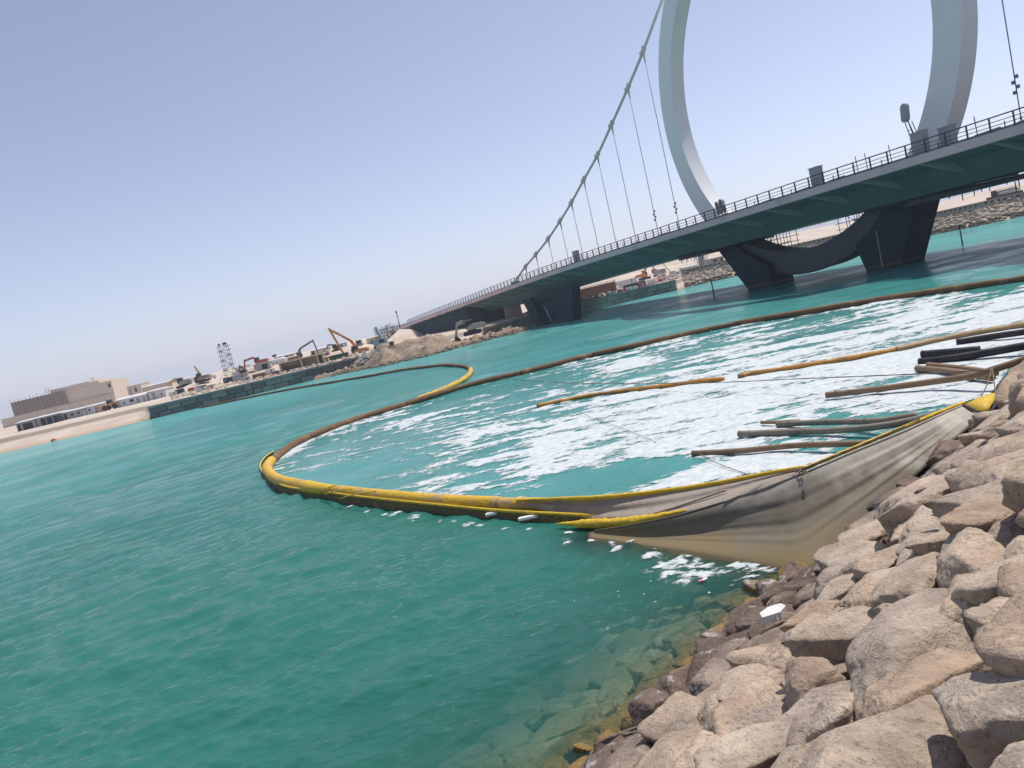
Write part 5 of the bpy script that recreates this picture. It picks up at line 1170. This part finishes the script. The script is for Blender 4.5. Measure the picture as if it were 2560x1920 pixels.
# bulldozer on the mound
dz = aty(978, 885, 118.6); T = thing('bulldozer', 'beige and yellow crawler machine parked on the earth mound', 'bulldozer', tuple(dz))
for sy in (-1, 1):
    m_ = MB(); m_.prism([(-1.0, .1), (-.8, 0), (.8, 0), (1.05, .15), (1.05, .4), (.8, .55), (-.8, .55), (-1.05, .4)], lambda u, v, w_: (u, w_, v), sy * .75 - .2, sy * .75 + .2); lbuild(m_, 'track', M_trk, T)
m_ = MB(); m_.prism([(-1.15, .55), (1.2, .65), (1.15, 1.15), (-1.1, 1.0)], lambda u, v, w_: (u, w_, v), -.9, .9); lbuild(m_, 'body', M_bei, T)
m_ = MB(); m_.prism([(.1, 1.1), (.9, 1.15), (.85, 1.9), (.2, 1.9)], lambda u, v, w_: (u, w_, v), -.6, .5); cb = lbuild(m_, 'cab', M_yelm, T); m_ = MB(); m_.box((.5, -.61, 1.55), (.5, .02, .5)); lbuild(m_, 'window', M_gls, cb)
m_ = MB(); m_.prism([(-1.45, .1), (-1.2, .1), (-1.15, 1.0), (-1.45, .95)], lambda u, v, w_: (u, w_, v), -1.2, 1.2); lbuild(m_, 'blade', M_stl, T)
# teal drilling frame behind it
T = thing('drill_rig', 'teal machine with upright mast behind the bulldozer', 'drill rig', tuple(off('tealscaf')))
m_ = MB(); m_.box((0, 0, .9), (2.4, 1.6, 1.3)); lbuild(m_, 'house', M_tea, T); m_ = MB(); m_.box((.3, -.82, 1.1), (.9, .04, .6)); lbuild(m_, 'window', M_gls, T)
m_ = MB(); m_.bar((.2, 0, 1.5), (-.3, 0, 3.7), .55, .4); lbuild(m_, 'mast', M_tea, T); m_ = MB(); m_.box((0, 0, .2), (2.6, 1.7, .4)); lbuild(m_, 'crawler', M_trk, T)
# wheel loader by the cabins
p = aty(282, 1026, 172); T = thing('wheel_loader', 'orange wheel loader parked between the grey and white cabins', 'loader', (p[0], p[1], gz(p[0], p[1])))
for sx in (-1, 1):
    for sy in (-1, 1):
        m_ = MB(); m_.tube([(sx * 1.1, sy * .8 - .2, .6), (sx * 1.1, sy * .8 + .2, .6)], .6, 12); lbuild(m_, 'wheel', M_trk, T)
m_ = MB(); m_.box((.7, 0, 1.15), (1.8, 1.2, .7)); lbuild(m_, 'body', M_ora2, T); m_ = MB(); m_.box((-.2, 0, 1.75), (.9, 1.1, .9)); lbuild(m_, 'cab', M_gls, T)
m_ = MB(); m_.bar((-.6, 0, 1.0), (-2.0, 0, .9), .8, .25); lbuild(m_, 'lift_arm', M_ora2, T); m_ = MB(); m_.prism([(-2.5, .3), (-1.9, .2), (-1.9, 1.3), (-2.2, 1.3)], lambda u, v, w_: (u, w_, v), -1.0, 1.0); lbuild(m_, 'bucket', M_ora2, T)

# big raw concrete building
k_ = 380 / FPX; p = aty(10, 1074, 380); bz = p[2]; T = thing('concrete_building', 'large unfinished beige building half wrapped in brown scaffolding net', 'building', (p[0], 380, bz - 1))
bxo = p[0]
def bb(x0, x1, z0, z1, y0=0, y1=20): m_ = MB(); m_.box((bxo + (x0 + x1) / 2, 380 + (y0 + y1) / 2, bz + (z0 + z1) / 2), (x1 - x0, y1 - y0, z1 - z0)); return m_
bb(0, 57, -3, 5.0).build('ground_storey', M_bui, T); up_ = bb(7, 57, 5.0, 11.6, .6, 18); up_.build('upper_storey', M_bui, T); bb(26.5, 46.2, 11.6, 13.6, 1, 16).build('raised_roof', M_bui, T); bb(46.3, 51, 11.6, 12.9, .8, 16).build('roof_block', M_bui, T)
w_o = bb(55.0, 56.2, 8.2, 10.2, .5, .7).build('window', M_drk, T); bb(7.0, 34.0, 5.2, 11.9, -.25, -.05).build('netting', M_net, T)
for i in range(15):
    bb(7.2 + i * 1.9, 7.34 + i * 1.9, 5.0, 12.2 + random.uniform(0, 1.6), -.45, -.3).build('standard', M_scr, T)
for i in range(5): bb(7.0, 34, 6.2 + i * 1.35, 6.3 + i * 1.35, -.62, -.5).build('ledger', M_scr, T)
for x in (47.2, 48.1, 24.0, 25.3): bb(x, x + .15, 12.6, 15.2, 2, 2.2).build('roof_rod', M_scr, T)
bb(0, 57.3, 4.9, 5.15, -.3, .1).build('ledge', M_bui, T)
for i in range(13): bb(2 + i * 4.2, 2.12 + i * 4.2, -2, 4.9, -.12, .02).build('pilaster', M_bui, T)
def hut(label, px, py, Y, wpx, hpx, dep, wall, roof, wins=(), doors=(), pitch=0.25, name='site_cabin', cat='cabin', lift=0.0):
    p = aty(px, py, Y); k = Y / FPX; W_ = wpx * k / math.cos(ROLL); H_ = hpx * k; z0 = gz(p[0] + W_ / 2, p[1]) - .1 if lift == 0 else p[2]
    T = thing(name, label, cat, (p[0], p[1], z0)); H_ = max(H_ + p[2] - z0, H_ * .6)
    m_ = MB(); m_.box((W_ / 2, dep / 2, H_ / 2), (W_, dep, H_)); wl = lbuild(m_, 'wall', wall, T)
    m_ = MB(); m_.prism([(-.25, H_), (dep + .25, H_), (dep + .25, H_ + .1), (dep / 2, H_ + .1 + pitch), (-.25, H_ + .1)], lambda u, v, w_: (w_, u, v), -.2, W_ + .2); lbuild(m_, 'roof', roof, T)
    for f_, ww, z1, z2 in wins:
        m_ = MB(); m_.box((W_ * f_, -.02, H_ * (z1 + z2) / 2), (ww, .06, H_ * (z2 - z1))); wn = lbuild(m_, 'window', M_drk, T)
        m_ = MB(); m_.box((W_ * f_, -.045, H_ * z1 - .03), (ww + .15, .1, .06)); lbuild(m_, 'sill', roof, wn)
    for f_, ww in doors:
        m_ = MB(); m_.box((W_ * f_, -.02, H_ * .42), (ww, .06, H_ * .82)); lbuild(m_, 'door', M_gry if wall is not M_gry else M_drk, T)
    return T
hut('grey open fronted shed with dark bays, farthest left of the low sheds', 44, 1076, 172, 50, 17, 5, M_gry, M_wht, [(.55, 2.2, .05, .8)], [(.12, .6)])
hut('long grey shed with slatted dark openings below the big building', 92, 1066, 172, 62, 19, 5, M_gry, M_wht, [(.30, 1.1, .05, .85), (.55, 1.2, .05, .85), (.8, 1.0, .05, .85)], [(.95, .4)])
hut('grey site cabin with two small windows in the middle of the row', 160, 1051, 172, 52, 18, 4, M_gry, M_wht, [(.45, .5, .4, .75), (.75, .45, .4, .75)], [(.12, .6)])
hut('white site cabin left of the wheel loader', 213, 1038, 173, 46, 18, 4, M_wht, M_wht, [(.3, .4, .45, .75)], [(.65, .6)])
hut('long white cabin with sloping roof right of the wheel loader', 294, 1020, 172, 76, 17, 4, M_wht, M_wht, [(.25, .3, .4, .7), (.5, .9, .45, .8)], [(.7, .7), (.9, .5)], .45)
hut('bright white box cabin at the right end of the cabin row', 374, 999, 172, 42, 18, 4.5, M_wht, M_wht, [(.75, .2, .3, .6)], [(.3, .7)])
hut('grey roofed cabin with white end wall behind the box cabin', 358, 984, 205, 74, 14, 6, M_bui, M_wht, [], [(.9, .9)], .2)
hut('small beige block building on the skyline behind the cabins', 322, 989, 300, 34, 22, 8, M_bui, M_bui, [(.6, .8, .5, .8)], [(.2, .8)], .1, 'block_building', 'building')
hut('white site hut with dark windows under the bridge by the parapet', 1713, 687, 165, 34, 17, 4, M_wht, M_wht, [(.2, .5, .4, .75), (.45, .5, .4, .75), (.75, .6, .4, .75)], [(.92, .4)], .1, lift=1)
hut('low grey shed with red sign right of the stair tower', 1775, 664, 172, 36, 15, 4, M_gry, M_gry, [(.4, 1.0, .45, .8)], [(.85, .5)], .1, lift=1)
hut('low white hut on the skyline left of the raised ochre arm', 446, 962, 240, 34, 10, 6, M_wht, M_wht, [(.4, .9, .4, .7)], [(.8, .7)], .2)
hut('small pale hut right of the short white tank', 590, 932, 230, 26, 11, 5, M_wht, M_gry, [(.3, .7, .4, .7)], [(.7, .7)], .2)
hut('long pale shed on the skyline right of the red excavator', 690, 907, 245, 46, 10, 6, M_bui, M_wht, [(.2, 1.2, .3, .7), (.6, 1.2, .3, .7)], [(.9, .7)], .3)
hut('grey shed on the skyline left of the orange boom', 778, 887, 235, 40, 9, 6, M_gry, M_wht, [(.5, 1.4, .3, .7)], [(.15, .8)], .3)
hut('pale hut at the foot of the sand slope near the drill rig', 918, 858, 225, 28, 10, 5, M_bui, M_bui, [(.5, .8, .4, .7)], [(.85, .7)], .2)
# stair tower under the bridge
p = off('steps'); T = thing('stair_tower', 'pale grey stair tower rising to the bridge underside', 'stair tower', tuple(p))
for i in range(9): m_ = MB(); m_.box((0, 0, .2 + .36 * i), (1.7, 1.4, .1)); lbuild(m_, 'landing', M_wht, T)
for sx in (-.8, .8):
    for sy in (-.6, .6): m_ = MB(); m_.box((sx, sy, 1.7), (.12, .12, 3.5)); lbuild(m_, 'post', M_gry, T)
m_ = MB(); m_.box((0, .3, 1.6), (1.2, .1, 3.1)); lbuild(m_, 'panel', M_gry, T)
# scaffold light tower
T = scaffold('scaffold_tower', 'tall slender steel scaffold tower with lamps on top', off('tower'), (1, 0, 0), (0, 1, 0), 1, 1, 7, 1.7, 1.1, 0.94, 0.05, M_sca, ex=.05, plank=False, cat='tower')
for i in range(2):
    for k in range(7):
        m_ = MB(); a = (0 + 1.7 * (k % 2), 1.1 * i, .94 * k); b = (1.7 - 1.7 * (k % 2), 1.1 * i, .94 * (k + 1)); m_.tube([a, b], .04, 5); lbuild(m_, 'cross_brace', M_sca, T)
for x in (.3, 1.2, 1.6): m_ = MB(); m_.box((x, .2, 6.95), (.35, .3, .4)); lbuild(m_, 'lamp', M_trk, T)
for sx in (-1.6, 3.7): m_ = MB(); m_.tube([(1.05 + (sx - 1.05) * .25, 0, 2.4), (sx, 0, -.3)], .035, 5); lbuild(m_, 'stay', M_sca, T)
# other site things
def boxthing(name, label, cat, key, size, mat, extra=(), rz=0.0, group=None):
    T = thing(name, label, cat, tuple(off(key) if isinstance(key, str) else key), rz, group); m_ = MB(); m_.box((0, 0, size[2] / 2), size); lbuild(m_, 'body', mat, T)
    for nm, c_, sz, mt in extra: m_ = MB(); m_.box(c_, sz, taper=1.0); lbuild(m_, nm, mt, T)
    return T
T = thing('open_concrete_bay', 'open fronted concrete storage bays standing on the quay edge', 'storage bay', tuple(off('conc')))
m_ = MB(); m_.box((0, .9, .95), (8.0, .2, 1.9)); lbuild(m_, 'back_wall', M_bui, T)
for x in (-3.95, -.1, 2.9, 3.9): m_ = MB(); m_.box((x, 0, .95), (.3, 1.9, 1.9)); lbuild(m_, 'side_wall', M_bui, T)
m_ = MB(); m_.box((0, -.1, 1.98), (8.4, 2.2, .2)); lbuild(m_, 'roof', M_bui, T); m_ = MB(); m_.box((-2, .6, .6), (3.4, .3, 1.2)); lbuild(m_, 'stored_panel', M_brm, T)
T = thing('waste_skip', 'long dark green skip behind the quay coping', 'skip', tuple(off('skip_g'))); m_ = MB(); m_.prism([(-1.75, .05), (1.75, .05), (1.95, 1.25), (-1.95, 1.25)], lambda u, v, w_: (u, w_, v), -.8, .8); lbuild(m_, 'tub', M_grn, T)
for x in (-1.2, -.4, .4, 1.2): m_ = MB(); m_.box((x, -.83, .65), (.09, .06, 1.15)); lbuild(m_, 'stiffener', M_grn, T)
m_ = MB(); m_.box((0, 0, 1.27), (4.0, 1.75, .09)); lbuild(m_, 'rim', M_grn, T)
T = thing('waste_skip', 'rusty brown skip at the quay edge left of the concrete bays', 'skip', tuple(off('skip_r'))); m_ = MB(); m_.prism([(-1.05, 0), (1.0, 0), (1.2, 1.35), (-1.1, 1.35)], lambda u, v, w_: (u, w_, v), -.7, .7); lbuild(m_, 'tub', M_rst, T)
for x in (-.6, 0, .6): m_ = MB(); m_.box((x, -.73, .7), (.08, .06, 1.3)); lbuild(m_, 'stiffener', M_rst, T)
def truck(label, key, s, cabm, bodm, rz=0.0):
    T = thing('truck', label, 'truck', tuple(off(key)), rz)
    m_ = MB(); m_.box((0, 0, .75 * s), (4.6 * s, 1.6 * s, .3 * s)); lbuild(m_, 'chassis', M_trk, T); m_ = MB(); m_.prism([(-2.3 * s, .8 * s), (-1.0 * s, .8 * s), (-1.0 * s, 2.3 * s), (-2.1 * s, 2.3 * s), (-2.4 * s, 1.5 * s)], lambda u, v, w_: (u, w_, v), -.8 * s, .8 * s); cb = lbuild(m_, 'cab', cabm, T)
    m_ = MB(); m_.box((-1.6 * s, -.82 * s, 1.8 * s), (.7 * s, .04, .5 * s)); lbuild(m_, 'window', M_gls, cb)
    m_ = MB(); m_.prism([(-.85 * s, .95 * s), (2.4 * s, .95 * s), (2.55 * s, 2.1 * s), (-.95 * s, 2.1 * s)], lambda u, v, w_: (u, w_, v), -.85 * s, .85 * s); lbuild(m_, 'tipper', bodm, T)
    for x in (-1.5, 1.0, 1.9):
        for sy in (-.75, .75): m_ = MB(); m_.tube([(x * s, sy * s - .15 * s, .5 * s), (x * s, sy * s + .15 * s, .5 * s)], .5 * s, 10); lbuild(m_, 'wheel', M_trk, T)
truck('dark blue tipper truck at the foot of the scaffold tower', 'truck', .55, M_blu, M_trk); truck('faded red truck at the quay beside the green skip', 'pink', .36, M_pnk, M_gry)
def tank(label, key, L, r, mat):
    T = thing('storage_tank', label, 'tank', tuple(off(key))); m_ = MB(); m_.tube([(-L / 2 - .15, 0, r + .25), (-L / 2, 0, r + .25), (L / 2, 0, r + .25), (L / 2 + .15, 0, r + .25)], [r * .7, r, r, r * .7], 14); lbuild(m_, 'shell', mat, T, True)
    for x in (-L * .3, L * .3): m_ = MB(); m_.box((x, 0, .2), (.3, r * 1.5, .5)); lbuild(m_, 'saddle', M_gry, T)
tank('short white tank left of the scaffold tower', 'tank_a', 1.9, .45, M_wht); tank('long white tank on the skyline above the grey boxes', 'tank_w', 3.6, .5, M_wht)
boxthing('machine_cab', 'small grey operator cab behind the orange excavator boom', 'cab', 'greycab', (1.3, 1.2, 1.1), M_gry, [('window', (0, -.61, .65), (.9, .04, .6), M_gls), ('base', (0, 0, .05), (1.6, 1.4, .12), M_trk)])
boxthing('container', 'pale blue container on the skyline left of the bridge scaffold', 'container', 'bluebin', (2.6, 1.5, 1.0), M_blu, [('roof', (0, 0, 1.03), (2.7, 1.6, .08), M_wht), ('door', (.8, -.76, .5), (.7, .04, .8), M_wht)])
boxthing('storage_box', 'grey and white box shed above the rusty skip', 'shed', 'shedbox', (3.4, 2, 1.2), M_gry, [('roof', (0, 0, 1.25), (3.7, 2.3, .12), M_wht), ('door', (.6, -1.02, .5), (1.2, .05, .9), M_drk)])
boxthing('barrier', 'red and white plastic barrier left of the scaffold tower', 'barrier', 'redbar', (1.3, .5, .7), M_rw, [('white_band', (.9, 0, .35), (.7, .52, .72), M_wht), ('foot', (0, 0, .06), (1.6, .8, .12), M_gry)])
boxthing('crate', 'yellow crate near the foot of the scaffold tower', 'crate', 'yelbox', (.8, .6, .6), M_yelm, [('lid', (0, 0, .63), (.86, .66, .06), M_yelm), ('front_board', (0, -.31, .3), (.7, .03, .12), M_brm)])
T = thing('water_tank', 'upright black water tank beside the raised ochre arm', 'tank', tuple(off('tyre'))); m_ = MB(); m_.tube([(0, 0, 0), (0, 0, .95), (0, 0, 1.15), (0, 0, 1.25)], [.45, .45, .3, .12], 14); lbuild(m_, 'shell', M_trk, T, True); m_ = MB(); m_.tube([(0, 0, 1.24), (0, 0, 1.32)], .15, 10); lbuild(m_, 'lid', M_gry, T)
# lamp post and abutment scaffold
def lamppost(label, base, h_, arm=.4):
    T = thing('lamp_post', label, 'lamp post', tuple(base), group='lamp posts on the site'); m_ = MB(); m_.tube([(0, 0, 0), (0, 0, h_)], [.11, .07], 8); lbuild(m_, 'pole', M_trk, T, True)
    m_ = MB(); m_.box((0, 0, h_ + .2), (arm, .3, .5)); lbuild(m_, 'lamp_head', M_trk, T); m_ = MB(); m_.box((0, 0, h_ - .7), (arm * .7, .25, .35)); lbuild(m_, 'bracket', M_trk, T)
lamppost('dark lamp post above the abutment scaffold', off('lamp'), 4.0); p = aty(2542, 484, 125); lamppost('tall thin pole at the right bank under the bridge', (p[0], p[1], gz(p[0], p[1])), 3.3, .2)
p = aty(655, 910, 180); lamppost('short lamp post on the skyline above the white tank', (aty(690, 905, 180)[0], 180, aty(690, 905, 180)[2] - .5), 1.8, .9)
sa = bw(-146, 2.0, -12.5)
scaffold('abutment_scaffold', 'tangled steel scaffold wrapped round the bridge end', sa - BT * 14, BT, BN, 9, 2, 4, 1.75, 1.8, 0.95, 0.06, M_sca, ex=1.3)
scaffold('deck_end_scaffold', 'rusty scaffold frames on top of the bridge end wall', bw(-150, zt(-150) + 0.1, -9.5), BT, BN, 10, 1, 1, 1.8, 2.5, 0.7, 0.05, M_scr, ex=.5, plank=False)
mb = MB(); mb.prism([(-158, 0), (-150.2, 0), (-150.2, 3.6), (-154, 3.5), (-158, 3.0)], lambda u, v, w_: bw(u, v, w_), -10.0, 6); T = thing('retaining_wall', 'rough grey concrete wall behind the scaffold at the bridge end', 'wall', tuple(bw(-158, 0, -10))); mb.build('wall', M_con, T)
# barriers along the pale quay
k2 = 0; qa = np.array(q2p[0]); 
def quay2(px, py, z): return onz(px, py, z)
cols = [(1530, 738, 'w'), (1556, 731, 'r'), (1582, 724, 'w'), (1606, 718, 'r'), (1632, 711, 'w'), (1656, 704, 'r'), (1680, 697, 'w')]
wd = ['first', 'second', 'third', 'fourth', 'fifth', 'sixth', 'seventh']
for i, (px, py, cc) in enumerate(cols):
    p = onz(px, py, 2.05); boxthing('barrier', f"{'white' if cc == 'w' else 'red'} plastic barrier on the pale quay, {wd[i]} from the left", 'barrier', p, (1.75, .4, .62), M_wht if cc == 'w' else M_rw, [('foot', (0, 0, .06), (1.9, .7, .12), M_gry), ('rib', (0, -.22, .35), (.2, .08, .5), M_wht if cc == 'r' else M_gry)], math.atan2(q2p[1][1] - q2p[0][1], q2p[1][0] - q2p[0][0]), 'barriers along the pale quay')
# rubble heap and rebar wall at the pale quay
its = []
for _ in range(170):
    p = onz(random.uniform(1432, 1530), 755, 2.0); x = p[0] + random.gauss(0, .5); f_ = random.random(); pp = np.array(q2p[0]) + (np.array(q2p[1]) - np.array(q2p[0])) * f_ * .62; dd = random.uniform(.1, 2.5); r = random.uniform(.12, .4); its.append((pp[0] * (1 + dd / 145), pp[1] * (1 + dd / 145), 2.0 + random.random() * .6 * (1 - dd / 3), r * 1.3, r, r * .8))
o = rock_pile(its, 'rubble_heap', pmat('pale_rubble', (0.44, 0.37, 0.30), .95, .2, 2)); tag(o, 'pale rubble heaped on the quay right of the slender pier', 'rubble', kind='stuff')
rw0 = aty(1432, 752, 158); T = thing('rebar_wall', 'brown rebar cage wall standing behind the rubble', 'rebar cage', tuple(rw0)); L_ = 9.6
m_ = MB(); m_.box((L_ / 2, .35, .8), (L_, .3, 2.2)); lbuild(m_, 'form_panel', M_rst, T)
for i in range(20): m_ = MB(); m_.box((i * L_ / 19, 0, .95), (.07, .07, 2.8)); lbuild(m_, 'bar', M_scr, T)
for i in range(5): m_ = MB(); m_.box((L_ / 2, -.08, .1 + .5 * i), (L_, .07, .07)); lbuild(m_, 'tie', M_scr, T)
T.rotation_euler = (0, 0, R_(8))
# formwork and barrier wall seen between abutment and slender pier
p = aty(1268, 795, 150); T = thing('formwork', 'pale timber formwork posts between the abutment and the slender pier', 'formwork', tuple(p))
for i in range(7): m_ = MB(); m_.box((i * .45, 0, .9 + .2 * (i % 2)), (.22, .2, 2.6)); lbuild(m_, 'post', M_bui, T)
m_ = MB(); m_.box((1.4, .25, 1.0), (3.4, .15, 2.0)); lbuild(m_, 'panel', M_bui, T)
A_ = aty(1279, 803, 142); B_ = aty(1322, 781, 150); T = thing('barrier_wall', 'red and white hoarding panels between abutment and slender pier', 'hoarding', tuple(A_)); n_ = 6
for i in range(n_):
    a = A_ + (B_ - A_) * (i / n_); b = A_ + (B_ - A_) * ((i + .94) / n_); m_ = MB(); m_.bar(a, b, .12, .7); m_.build('panel', M_rw if i % 3 != 1 else M_wht, T)
# clutter under the bridge
cl = [('crate', 'pale pallet stack left of the white site hut', 'pallets', 1655, 695, 200, (2.2, 1.4, 1.1), M_bui), ('container', 'white container behind the pale quay barriers', 'container', 1570, 712, 190, (4.5, 2.0, 1.5), M_wht), ('crate', 'brown form stack behind the pale quay', 'formwork stack', 1600, 710, 175, (2.4, 1.6, .9), M_brm),
      ('container', 'grey container right of the orange excavator under the bridge', 'container', 1650, 683, 235, (3.5, 2.0, 1.4), M_gry), ('crate', 'pale block stack above the rebar cage', 'block stack', 1545, 712, 220, (2.6, 1.5, 1.0), M_bui), ('sign_board', 'small red sign board on the sandy slope under the bridge', 'sign', 1636, 680, 235, (1.6, .2, 1.1), M_rw), ('crate', 'white bag stack between excavator and site hut', 'bags', 1690, 690, 190, (2.0, 1.4, .9), M_wht),
      ('water_tank', 'low dark tank behind the first quay barriers', 'tank', 1578, 720, 172, (3.2, 1.4, .8), M_trk)]
for nm, lb, ct, px, py, Y_, sz, mt in cl:
    p = aty(px, py, Y_); boxthing(nm, lb, ct, (p[0], p[1], max(gz(p[0], p[1]), p[2] - .3)), sz, mt, [('lid', (0, 0, sz[2] + .04), (sz[0] * 1.05, sz[1] * 1.05, .08), M_gry if mt is not M_gry else M_wht), ('side_batten', (sz[0] * .2, -sz[1] / 2 - .03, sz[2] / 2), (.15, .06, sz[2]), M_trk)])
# thin crane jib
p = off('crane'); T = thing('mobile_crane', 'thin pale lattice crane jib left of the white site hut', 'crane', tuple(p)); m_ = MB(); m_.bar((0, 0, 1.0), (-1.7, 0, 3.9), .22); lbuild(m_, 'jib', M_bei, T); m_ = MB(); m_.box((.3, 0, .7), (1.6, 1.2, 1.2)); lbuild(m_, 'cab', M_bei, T); m_ = MB(); m_.box((.2, 0, .15), (2.4, 1.5, .5)); lbuild(m_, 'crawler', M_trk, T)
# pontoon like machine on the right bank
p = off('barge'); T = thing('asphalt_plant', 'grey low pipe laden machine parked on the right bank', 'machine', (p[0], p[1], p[2])); m_ = MB(); m_.box((0, 0, .35), (6.0, 2, .5)); lbuild(m_, 'bed', M_trk, T)
for i in range(3): m_ = MB(); m_.tube([(-1.6, -.6 + .6 * i, .9 + .2 * (i == 1)), (2.7, -.6 + .6 * i, .95 + .2 * (i == 1))], .28, 8); lbuild(m_, 'pipe', M_gry, T)
m_ = MB(); m_.box((-2.0, 0, 1.0), (.4, 1.2, 1.3)); lbuild(m_, 'post', M_trk, T); m_ = MB(); m_.box((.6, 0, 1.6), (4.0, 1.4, .12)); lbuild(m_, 'canopy', M_gry, T)
# buoy near the beach
p = onz(135, 1103, 0); T = thing('buoy', 'small rust orange mooring buoy floating just off the beach', 'buoy', tuple(p)); m_ = MB(); m_.tube([(0, 0, -.3), (0, 0, 0), (0, 0, .25), (0, 0, .42), (0, 0, .46)], [.25, .42, .40, .22, .05], 12); lbuild(m_, 'float', pmat('buoy_paint', (0.35, 0.09, 0.035), .6), T, True); m_ = MB(); m_.box((.1, -.3, .05), (.5, .3, .12)); lbuild(m_, 'collar', M_stl, T)
# spoil, stones and scrap strewn over the working ground
its = []
for _ in range(1500):
    px = random.uniform(425, 940); Y_ = random.uniform(126, 215); p = aty(px, 1066 - px * 0.232 + 10, Y_); r = random.uniform(.1, .34) * (1.5 if random.random() < .12 else 1)
    its.append((p[0], p[1], gz(p[0], p[1]) if random.random() < .0 else PLAT + .0, r * 1.4, r, r * .8))
for _ in range(700):
    px = random.uniform(1440, 1700); Y_ = random.uniform(150, 230); p = aty(px, 1066 - px * 0.232, Y_); r = random.uniform(.12, .4); its.append((p[0], p[1], 2.1, r * 1.4, r, r * .8))
o = rock_pile(its, 'site_rubble', pmat('site_spoil', (0.40, 0.325, 0.26), .95, .35, .8)); tag(o, 'loose spoil and stones strewn over the far site', 'rubble', kind='stuff')
more = [('pallet_stack', 'pale pallet stack at the left foot of the scaffold tower', 'pallets', 528, 968, 140, (1.3, 1.0, .7), M_bui), ('parked_van', 'white van parked left of the scaffold tower', 'van', 505, 975, 140, (1.9, .9, .8), M_wht), ('container', 'long grey container right of the scaffold tower', 'container', 603, 949, 150, (2.8, 1.2, 1.1), M_gry), ('crate', 'rust red machine block beside the rusty skip', 'machine', 690, 934, 136, (1.1, .9, .8), M_rst),
        ('parked_van', 'white van on the skyline right of the red excavator', 'van', 702, 905, 210, (3.2, 1.4, 1.4), M_wht), ('container', 'white container on the skyline above the concrete bays', 'container', 735, 899, 200, (3.6, 1.4, 1.2), M_wht), ('crate', 'ochre formwork stack right of the concrete bays', 'formwork stack', 818, 908, 138, (1.0, .9, 1.2), M_yelm), ('container', 'pale container behind the green skip', 'container', 806, 880, 190, (3.4, 1.5, 1.2), M_bui),
        ('generator', 'dark generator box behind the red barrier', 'generator', 450, 978, 165, (1.6, 1.0, .9), M_trk), ('pallet_stack', 'white bag stack right of the box cabin', 'bags', 436, 988, 165, (1.8, 1.1, .7), M_wht), ('container', 'brown container on the skyline left of the orange boom', 'container', 812, 884, 165, (1.8, 1.2, .7), M_brm), ('pallet_stack', 'pale block stack between the rusty skip and the bays', 'block stack', 676, 928, 150, (1.6, 1.0, .8), M_wht),
        ('generator', 'grey compressor on the quay left of the rusty skip', 'compressor', 618, 957, 134, (1.3, .9, .7), M_gry), ('parked_van', 'blue pickup on the skyline right of the orange excavator', 'pickup', 925, 868, 190, (3.0, 1.4, 1.1), M_blu)]
for nm, lb, ct, px, py, Y_, sz, mt in more:
    p = aty(px, py, Y_); boxthing(nm, lb, ct, (p[0], p[1], max(gz(p[0], p[1]) - .05, p[2] - .5)), sz, mt, [('lid', (sz[0] * .05, 0, sz[2] + .05), (sz[0] * (.75 if 'van' in nm else 1.04), sz[1] * .96, .1 if 'van' not in nm else .35), M_gls if 'van' in nm else M_gry if mt is not M_gry else M_wht), ('side_batten', (sz[0] * .2, -sz[1] / 2 - .03, sz[2] / 2), (.15, .06, sz[2]), M_trk), ('base', (0, 0, .06), (sz[0] * .9, sz[1] * 1.06, .14), M_trk)])
# hazy skyline blocks
random.seed(9); M_far = pmat('far_building', (0.40, 0.38, 0.36), .9, .1, .01)
sk = [(1835, 622, 26, 26), (1858, 618, 18, 14), (1884, 612, 30, 30), (1925, 598, 34, 18), (1960, 590, 22, 34), (1985, 586, 26, 42), (2022, 576, 30, 22), (2052, 569, 26, 34), (2085, 560, 30, 16), (2345, 512, 22, 8), (2368, 508, 20, 10), (2392, 500, 22, 12), (2416, 494, 18, 14), (2440, 490, 26, 10)]
for i, (px, py, w_, h_) in enumerate(sk):
    Y_ = 3200 + 90 * i; p = aty(px, py, Y_); k = Y_ / FPX; nm_ = 'hazy grey tower block far off ' + ('seen through the ring saddle' if px < 2200 else 'right of the pier') + ', ' + ['first', 'second', 'third', 'fourth', 'fifth', 'sixth', 'seventh', 'eighth', 'ninth'][i if px < 2200 else i - 9] + ' from left'
    T = thing('far_tower', nm_, 'building', (p[0], p[1], 0)); m_ = MB(); m_.box((0, 0, (p[2] + h_ * k) / 2), (w_ * k, 40, p[2] + h_ * k)); lbuild(m_, 'wall', M_far, T); m_ = MB(); m_.box((0, 0, p[2] + h_ * k + 2), (w_ * k * .4, 20, 4)); lbuild(m_, 'roof_plant', M_far, T)
# ------------------------------------------------------------------ the air
hzm = bpy.data.materials.new('haze_air'); hzm.use_nodes = True; n_t = hzm.node_tree; n_t.nodes.clear(); ou = n_t.nodes.new('ShaderNodeOutputMaterial'); pv = n_t.nodes.new('ShaderNodeVolumePrincipled')
pv.inputs['Density'].default_value = 0.00034; pv.inputs['Color'].default_value = (0.74, 0.785, 0.89, 1); pv.inputs['Anisotropy'].default_value = 0.35; n_t.links.new(pv.outputs[0], ou.inputs['Volume'])
m_ = MB(); m_.box((0, 2000, 60), (10000, 9600, 132)); hz_o = bpy.data.objects.new('haze', m_.mesh('haze', hzm)); link(hz_o); tag(hz_o, 'thin pale haze in the hot air over the water', 'haze', kind='stuff')
